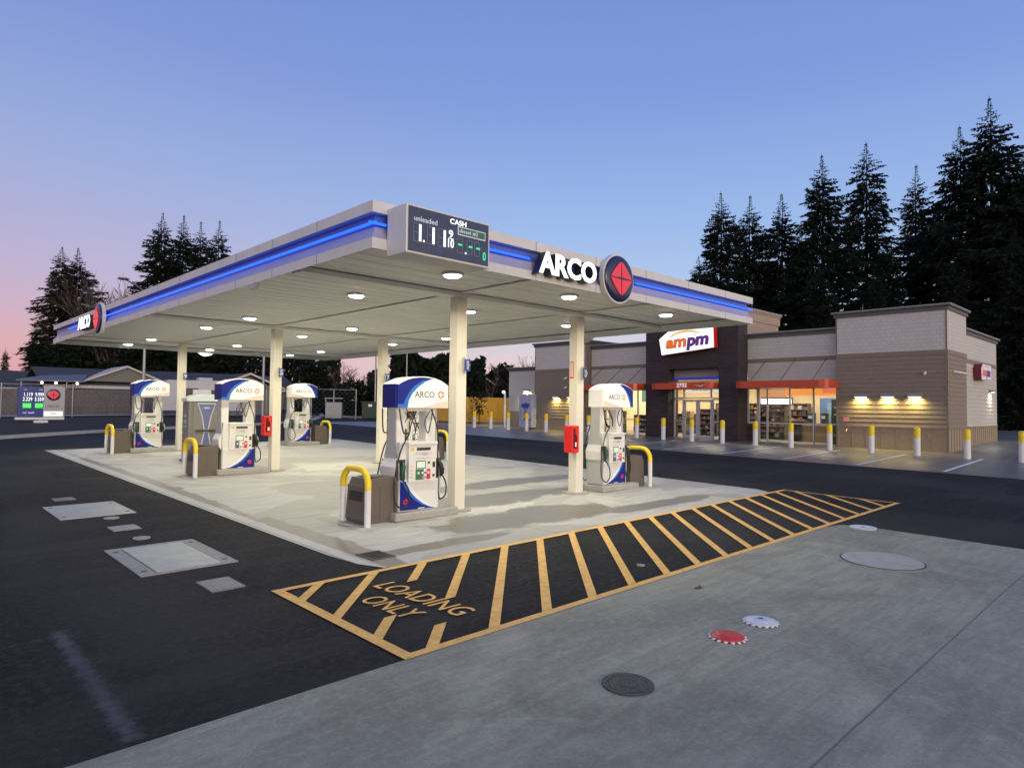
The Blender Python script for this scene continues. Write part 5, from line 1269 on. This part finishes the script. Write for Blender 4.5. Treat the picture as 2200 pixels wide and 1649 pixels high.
eq = thing('utility_cabinet', 'grey utility cabinet behind the chain link gate', 'cabinet', (29.6, 53.2, G(29, 53)), math.radians(-40)); MB().bbox(-.7, .7, -.4, .4, 0, 1.4, .03).build('housing', M_STEEL, eq); MB().box(-.75, .75, -.45, .45, 1.7, 1.78).build('hood', M_STEEL, eq); MB().box(-.7, -.64, -.4, .4, 1.4, 1.7).build('bracket_or_shade', M_STEEL, eq)
# lamp posts
def pole(x, y, h, label, arm=None, r=.11):
    t = thing('lamp_post', label, 'lamp post', (x, y, GG(x, y)))
    MB().tube([(0, 0, 0), (0, 0, h)], [r, r*.6], 10).build('pole', M_STEEL, t)
    if arm:
        MB().tube([(0, 0, h-.1), (arm[0]*.5, arm[1]*.5, h+.22), (arm[0], arm[1], h+.42)], .05, 8, smooth_path=4).build('arm', M_STEEL, t)
        mb = MB(); mb.ball(arm[0]*1.15, arm[1]*1.15, h+.45, .25, sx=1.4, sy=1.4, sz=.35); mb.build('lamp_head', M_STEEL, t)
pole(13.35, 49.4, 8.75, 'grey street lamp post rising behind the far left pump', (-1.5, -1.2))
pole(20.4, 46.8, 7.0, 'thin grey lamp post beside the second column, cut by the canopy')
pole(33.3, 52.5, 9.0, 'distant lamp post with short arms by the bare pink shrubs', (-1.8, .6), .09)
pole(34.6, 49.5, 8.0, 'pale lamp post just right of the cream column behind the nearest pump', None, .08)

# ------------------------------------------------------------------ trees
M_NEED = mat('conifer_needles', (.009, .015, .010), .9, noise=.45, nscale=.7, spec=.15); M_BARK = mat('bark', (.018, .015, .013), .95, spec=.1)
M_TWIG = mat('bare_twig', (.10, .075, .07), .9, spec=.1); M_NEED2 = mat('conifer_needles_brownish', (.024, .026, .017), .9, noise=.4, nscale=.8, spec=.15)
def conifer_meshes(H, R, seed, dens=1.0, bare=.06, power=.85, droop=.35, gap=.0):
    r = random.Random(seed); tk = MB(); tk.tube([(0, 0, 0), (r.uniform(-.1, .1), r.uniform(-.1, .1), H*.5), (r.uniform(-.15, .15), 0, H*.99)], [H*.012, H*.007, .012], 7)
    vs = []; fs = []
    def quad(p, d, n, l, w):
        a = p; b = p+d*l*.5+n*w*.5; c = p+d*l; e = p+d*l*.5-n*w*.5
        o = len(vs); vs.extend((tuple(a), tuple(b), tuple(c), tuple(e))); fs.append((o, o+1, o+2, o+3))
    gapk = r.random()*6; nbr = int(440*dens); az = 0
    lobes = [(r.random()*6.28, r.uniform(.15, .9), r.uniform(.75, 1.5)) for _ in range(9)]
    for b_ in range(nbr):
        t = bare+(1-bare)*(1-(1-(b_+r.random())/nbr)**1.12); t = min(t, .992); z = H*t
        az += 2.4+r.uniform(-.5, .5)
        env = R*((1-t)**power)*(.80+.15*math.sin(z*.8+gapk)+.10*math.sin(z*1.9+gapk*2))
        for la_, lt_, ls_ in lobes:
            if abs(lt_-t) < .07 and math.cos(az-la_) > .3: env *= ls_
        if r.random() < gap: continue
        Lb = max(.10, min(1, (1-t)*9+.12)*env*r.choice((.45, .7, .85, .95, 1.0, 1.05, 1.2))*r.uniform(.85, 1.1)); zz = z
        dirh = Vector((math.cos(az), math.sin(az), 0)); side = Vector((-dirh.y, dirh.x, 0))
        rise = .55-1.0*(1-t)**.7+r.uniform(-.1, .1)
        n = max(2, int(Lb/.2)); prev = Vector((0, 0, zz))
        for i in range(1, n+1):
            f = i/n; p = Vector((0, 0, zz))+dirh*Lb*f+Vector((0, 0, rise*Lb*f*.6-droop*Lb*f*f*.5+.35*Lb*max(0, f-.6)**1.3))
            if i % 2 == 1 or n < 5:
                dd = (p-prev); ll = max(dd.length, .01); quad(prev, dd.normalized(), Vector((0, 0, 1)), ll*2.1, .04)
            if f < .12 and t < .8: prev = p; continue
            sp = (1-abs(f-.5))*min(1.0, .3+Lb*.16)
            for sd in (-1, 1):
                for q in range(2):
                    dv = (dirh*r.uniform(.5, 1.1)+side*sd*r.uniform(.15, 1.0)+Vector((0, 0, r.uniform(-.9, .05)))).normalized()
                    nv = dv.cross(Vector((r.uniform(-1, 1), r.uniform(-1, 1), r.uniform(-.3, 1)))).normalized()
                    quad(p+Vector((0, 0, r.uniform(-.04, .04))), dv, nv, min(Lb*.6+.08, r.uniform(.3, 1.05)*(.38+sp))*(1.0 if t < .8 else max(.3, (1-t)*5)), r.uniform(.08, .22)*(1 if t < .9 else .6))
            prev = p
    for k in range(3):
        a = 1.05*k; quad(Vector((0, 0, H*.985)), Vector((.02, 0, 1)).normalized(), Vector((math.cos(a), math.sin(a), 0)), H*.022, .05)
    cm = MB(); cm.v = vs; cm.f = fs; cm.m = [0]*len(fs); cm.sm = [False]*len(fs)
    return tk, cm
_var = []
def build_noflip(mb, name, m, parent):
    me = D.meshes.new(name); me.from_pydata(mb.v, [], mb.f); me.materials.append(m); me.update()
    o = D.objects.new(name, me); COL.objects.link(o); o.parent = parent; return o
for i, (R, dens, pw, dr, bare) in enumerate(((7.0, 1.3, .72, .45, .05), (6.2, 1.3, .70, .35, .04), (8.2, 1.25, .78, .5, .07), (4.6, 1.1, .72, .3, .05), (6.4, 1.0, .58, .65, .10), (8.0, 1.4, .66, .4, .02))):
    _var.append((conifer_meshes(26, R, 40+i, dens, bare, pw, dr, gap=.14), R))
_done = {}
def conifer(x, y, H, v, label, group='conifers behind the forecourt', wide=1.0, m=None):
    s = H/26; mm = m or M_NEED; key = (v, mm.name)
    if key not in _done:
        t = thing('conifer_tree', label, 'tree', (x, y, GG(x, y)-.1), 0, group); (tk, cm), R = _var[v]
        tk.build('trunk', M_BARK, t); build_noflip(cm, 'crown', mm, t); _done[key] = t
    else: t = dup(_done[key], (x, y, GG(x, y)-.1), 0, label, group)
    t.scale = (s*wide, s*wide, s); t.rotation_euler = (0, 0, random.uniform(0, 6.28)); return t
RM = co.matrix_world.to_3x3(); FPX = 1442.6
def at_depth(u, dep):     # ground position for a picture column at a given depth (plain surveying, kept as x,y)
    d = RM @ Vector((u-1100, -(859-824.5), -FPX)); p = d*(dep/FPX); return p.x, p.y
def treeH(u, vtop, dep):
    x, y = at_depth(u, dep); d = RM @ Vector((u-1100, -(vtop-824.5), -FPX)); p = d*(dep/FPX); return x, y, 2.3+p.z-GG(x, y)
right = [(1548, 405, 62, 0, 1.0, 'pointed conifer, leftmost behind the store roof'), (1612, 412, 64, 3, 1.2, 'thin topped conifer next to the leftmost one behind the store'), (1680, 408, 63, 1, 1.1, 'spiky conifer left of the tall pair over the store'),
         (1768, 322, 60, 0, .95, 'broad conifer left of the feathery tall one behind the store'), (1864, 295, 62, 4, .95, 'feathery topped tall conifer above the middle of the store'), (1973, 345, 66, 3, .95, 'narrow pale conifer standing between the taller ones'),
         (2068, 258, 58, 2, .95, 'big ragged conifer left of the tallest one'), (2134, 195, 56, 0, 1.05, 'tallest conifer, near the right picture edge'), (2215, 290, 54, 2, 1.0, 'conifer cut off by the right picture edge')]
for u, v, dep, k, wd, lab in right:
    x, y, Hh = treeH(u, v, dep); conifer(x, y, Hh, k, lab, 'tall conifers behind the store', wd)
fill = [(1500, 545, 66, 5), (1650, 545, 70, 5), (1722, 470, 60, 2), (1905, 500, 58, 5), (2015, 430, 64, 5), (2172, 330, 62, 1), (2185, 480, 50, 5), (2240, 420, 60, 2), (1760, 560, 54, 5), (1880, 570, 52, 5), (2050, 540, 52, 5)]
for i, (u, v, dep, k) in enumerate(fill):
    x, y, Hh = treeH(u, v, dep); conifer(x, y, Hh, k, 'lower dark conifer filling the row behind the store, %s counted from the leftmost' % ORD[sorted([f[0] for f in fill]).index(u)], 'lower conifers behind the store', .82)
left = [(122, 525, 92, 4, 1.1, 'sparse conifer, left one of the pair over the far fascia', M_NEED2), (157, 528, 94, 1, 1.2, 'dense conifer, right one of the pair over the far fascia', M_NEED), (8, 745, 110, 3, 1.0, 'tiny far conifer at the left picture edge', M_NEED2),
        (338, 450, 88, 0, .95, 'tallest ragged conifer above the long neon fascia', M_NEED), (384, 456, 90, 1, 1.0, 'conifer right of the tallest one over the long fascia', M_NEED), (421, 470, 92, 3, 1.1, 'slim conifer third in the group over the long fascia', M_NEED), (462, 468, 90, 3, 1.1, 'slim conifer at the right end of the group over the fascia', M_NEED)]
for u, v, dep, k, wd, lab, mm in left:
    x, y, Hh = treeH(u, v, dep); conifer(x, y, Hh, k, lab, 'conifers left of the canopy', wd, mm)
lf2 = [(75, 690, 84, 4), (190, 640, 92, 5), (300, 600, 95, 5), (365, 560, 94, 5), (440, 590, 96, 5)]
for i, (u, v, dep, k) in enumerate(lf2):
    x, y, Hh = treeH(u, v, dep); conifer(x, y, Hh, k, 'lower conifer at the foot of the left tree group, %s from the left' % ORD[i], 'lower conifers left of the canopy', 1.2)
# dark wood behind the houses: one mass
r = random.Random(11); cm = MB(); vs = []; fs = []
def leafmass(u0, u1, vtop, dep0, dep1, n, size=(.3, .9)):
    for _ in range(n):
        u = r.uniform(u0, u1); dep = r.uniform(dep0, dep1); x, y = at_depth(u, dep)
        top = (859-(vtop+18*math.sin(u*.021)+12*math.sin(u*.057)+r.uniform(-4, 10)))/FPX*dep+2.3-GG(x, y)
        z = r.random()**.8*top; p = Vector((x, y, GG(x, y)+z))
        d = Vector((r.uniform(-1, 1), r.uniform(-1, 1), r.uniform(-1, 1))).normalized(); q = d.cross(Vector((r.random(), r.random(), r.random()))).normalized(); l = r.uniform(*size); w = l*r.uniform(.3, .6)
        o = len(vs); vs.extend((tuple(p-d*l/2), tuple(p+q*w/2), tuple(p+d*l/2), tuple(p-q*w/2))); fs.append((o, o+1, o+2, o+3))
leafmass(60, 730, 735, 88, 100, 26000); leafmass(790, 830, 790, 80, 95, 1500); leafmass(840, 1040, 740, 62, 72, 9000); leafmass(1000, 1120, 790, 80, 90, 5000); leafmass(640, 850, 815, 66, 76, 6000, (.2, .6)); leafmass(1480, 2400, 760, 60, 72, 6000)
cm.v = vs; cm.f = fs; cm.m = [0]*len(fs); cm.sm = [False]*len(fs)
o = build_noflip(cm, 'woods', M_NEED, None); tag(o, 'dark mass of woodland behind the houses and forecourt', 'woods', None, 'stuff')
# bare trees
def bare_tree(x, y, H, seed, label, spread=.5, m=M_TWIG, name='bare_tree', shaggy=False):
    r = random.Random(seed); t = thing(name, label, 'tree', (x, y, GG(x, y)-.05), 0, None); tk = MB(); cr = MB()
    def grow(p, d, l, rad, lev):
        n = 3; pts = [p]; rr_ = [rad]
        for i in range(n):
            d = (d+Vector((r.uniform(-.14, .14), r.uniform(-.14, .14), r.uniform(0, .1)))).normalized(); p = p+d*l/n; pts.append(p); rr_.append(rad*(1-.45*(i+1)/n))
        (tk if lev == 0 else cr).tube(pts, rr_, 5 if lev < 2 else 3, cap=False)
        if lev < 6 and rad > .006:
            for k in range(r.choice((2, 3, 3)) if lev else 4):
                a = r.random()*6.28; q = Vector((math.cos(a), math.sin(a), 0)); ang = r.uniform(.25, spread)
                base = pts[-1] if k == 0 else pts[r.choice((1, 2, 3))] if lev else pts[r.choice((2, 3))]
                grow(base, (d*math.cos(ang)+q*math.sin(ang)).normalized(), l*r.uniform(.62, .82), max(rad*.60, .012), lev+1)
    grow(Vector((0, 0, 0)), Vector((0, 0, 1)), H*.29, H*.017, 0)
    tk.build('trunk', M_BARK if not shaggy else m, t); cr.build('crown', m, t); return t
bares = [(208, 560, 90, 'bare tree between the left conifers, slimmer left one', .5), (243, 548, 90, 'bare round crowned tree between the left conifers', .62), (728, 770, 70, 'bare shrub like tree under the far canopy corner', .7), (765, 762, 72, 'bare tree against the pink gap under the canopy', .7),
         (1052, 752, 78, 'bare drooping tree left of the store roof', .9), (1122, 752, 80, 'bare pinkish tree just above the low store wing', .55), (1345, 715, 70, 'bare branches showing over the store parapet', .6)]
for i, (u, v, dep, lab, sp) in enumerate(bares):
    x, y, Hh = treeH(u, v, dep); bare_tree(x, y, Hh, 70+i, lab, sp)
yt = thing('young_tree', 'small dark shrub like tree in front of the yellow fence', 'tree', (34.2, 39.2, G(34.2, 39.2)), 0); 
tk = MB(); tk.tube([(0, 0, 0), (.05, 0, 1.0), (0, .1, 2.1)], [.04, .03, .01], 6); tk.build('trunk', M_BARK, yt)
cm = MB(); r = random.Random(4); vs = []; fs = []
for _ in range(220):
    p = Vector((r.gauss(0, .28), r.gauss(0, .28), r.uniform(.8, 2.5))); d = Vector((r.uniform(-1, 1), r.uniform(-1, 1), r.uniform(-1, .4))).normalized(); q = d.cross(Vector((.3, .5, .8))).normalized(); o_ = len(vs)
    vs += [tuple(p), tuple(p+d*.12+q*.05), tuple(p+d*.26), tuple(p+d*.12-q*.05)]; fs.append((o_, o_+1, o_+2, o_+3))
cm.v = vs; cm.f = fs; cm.m = [0]*len(fs); cm.sm = [False]*len(fs); build_noflip(cm, 'crown', M_NEED, yt)
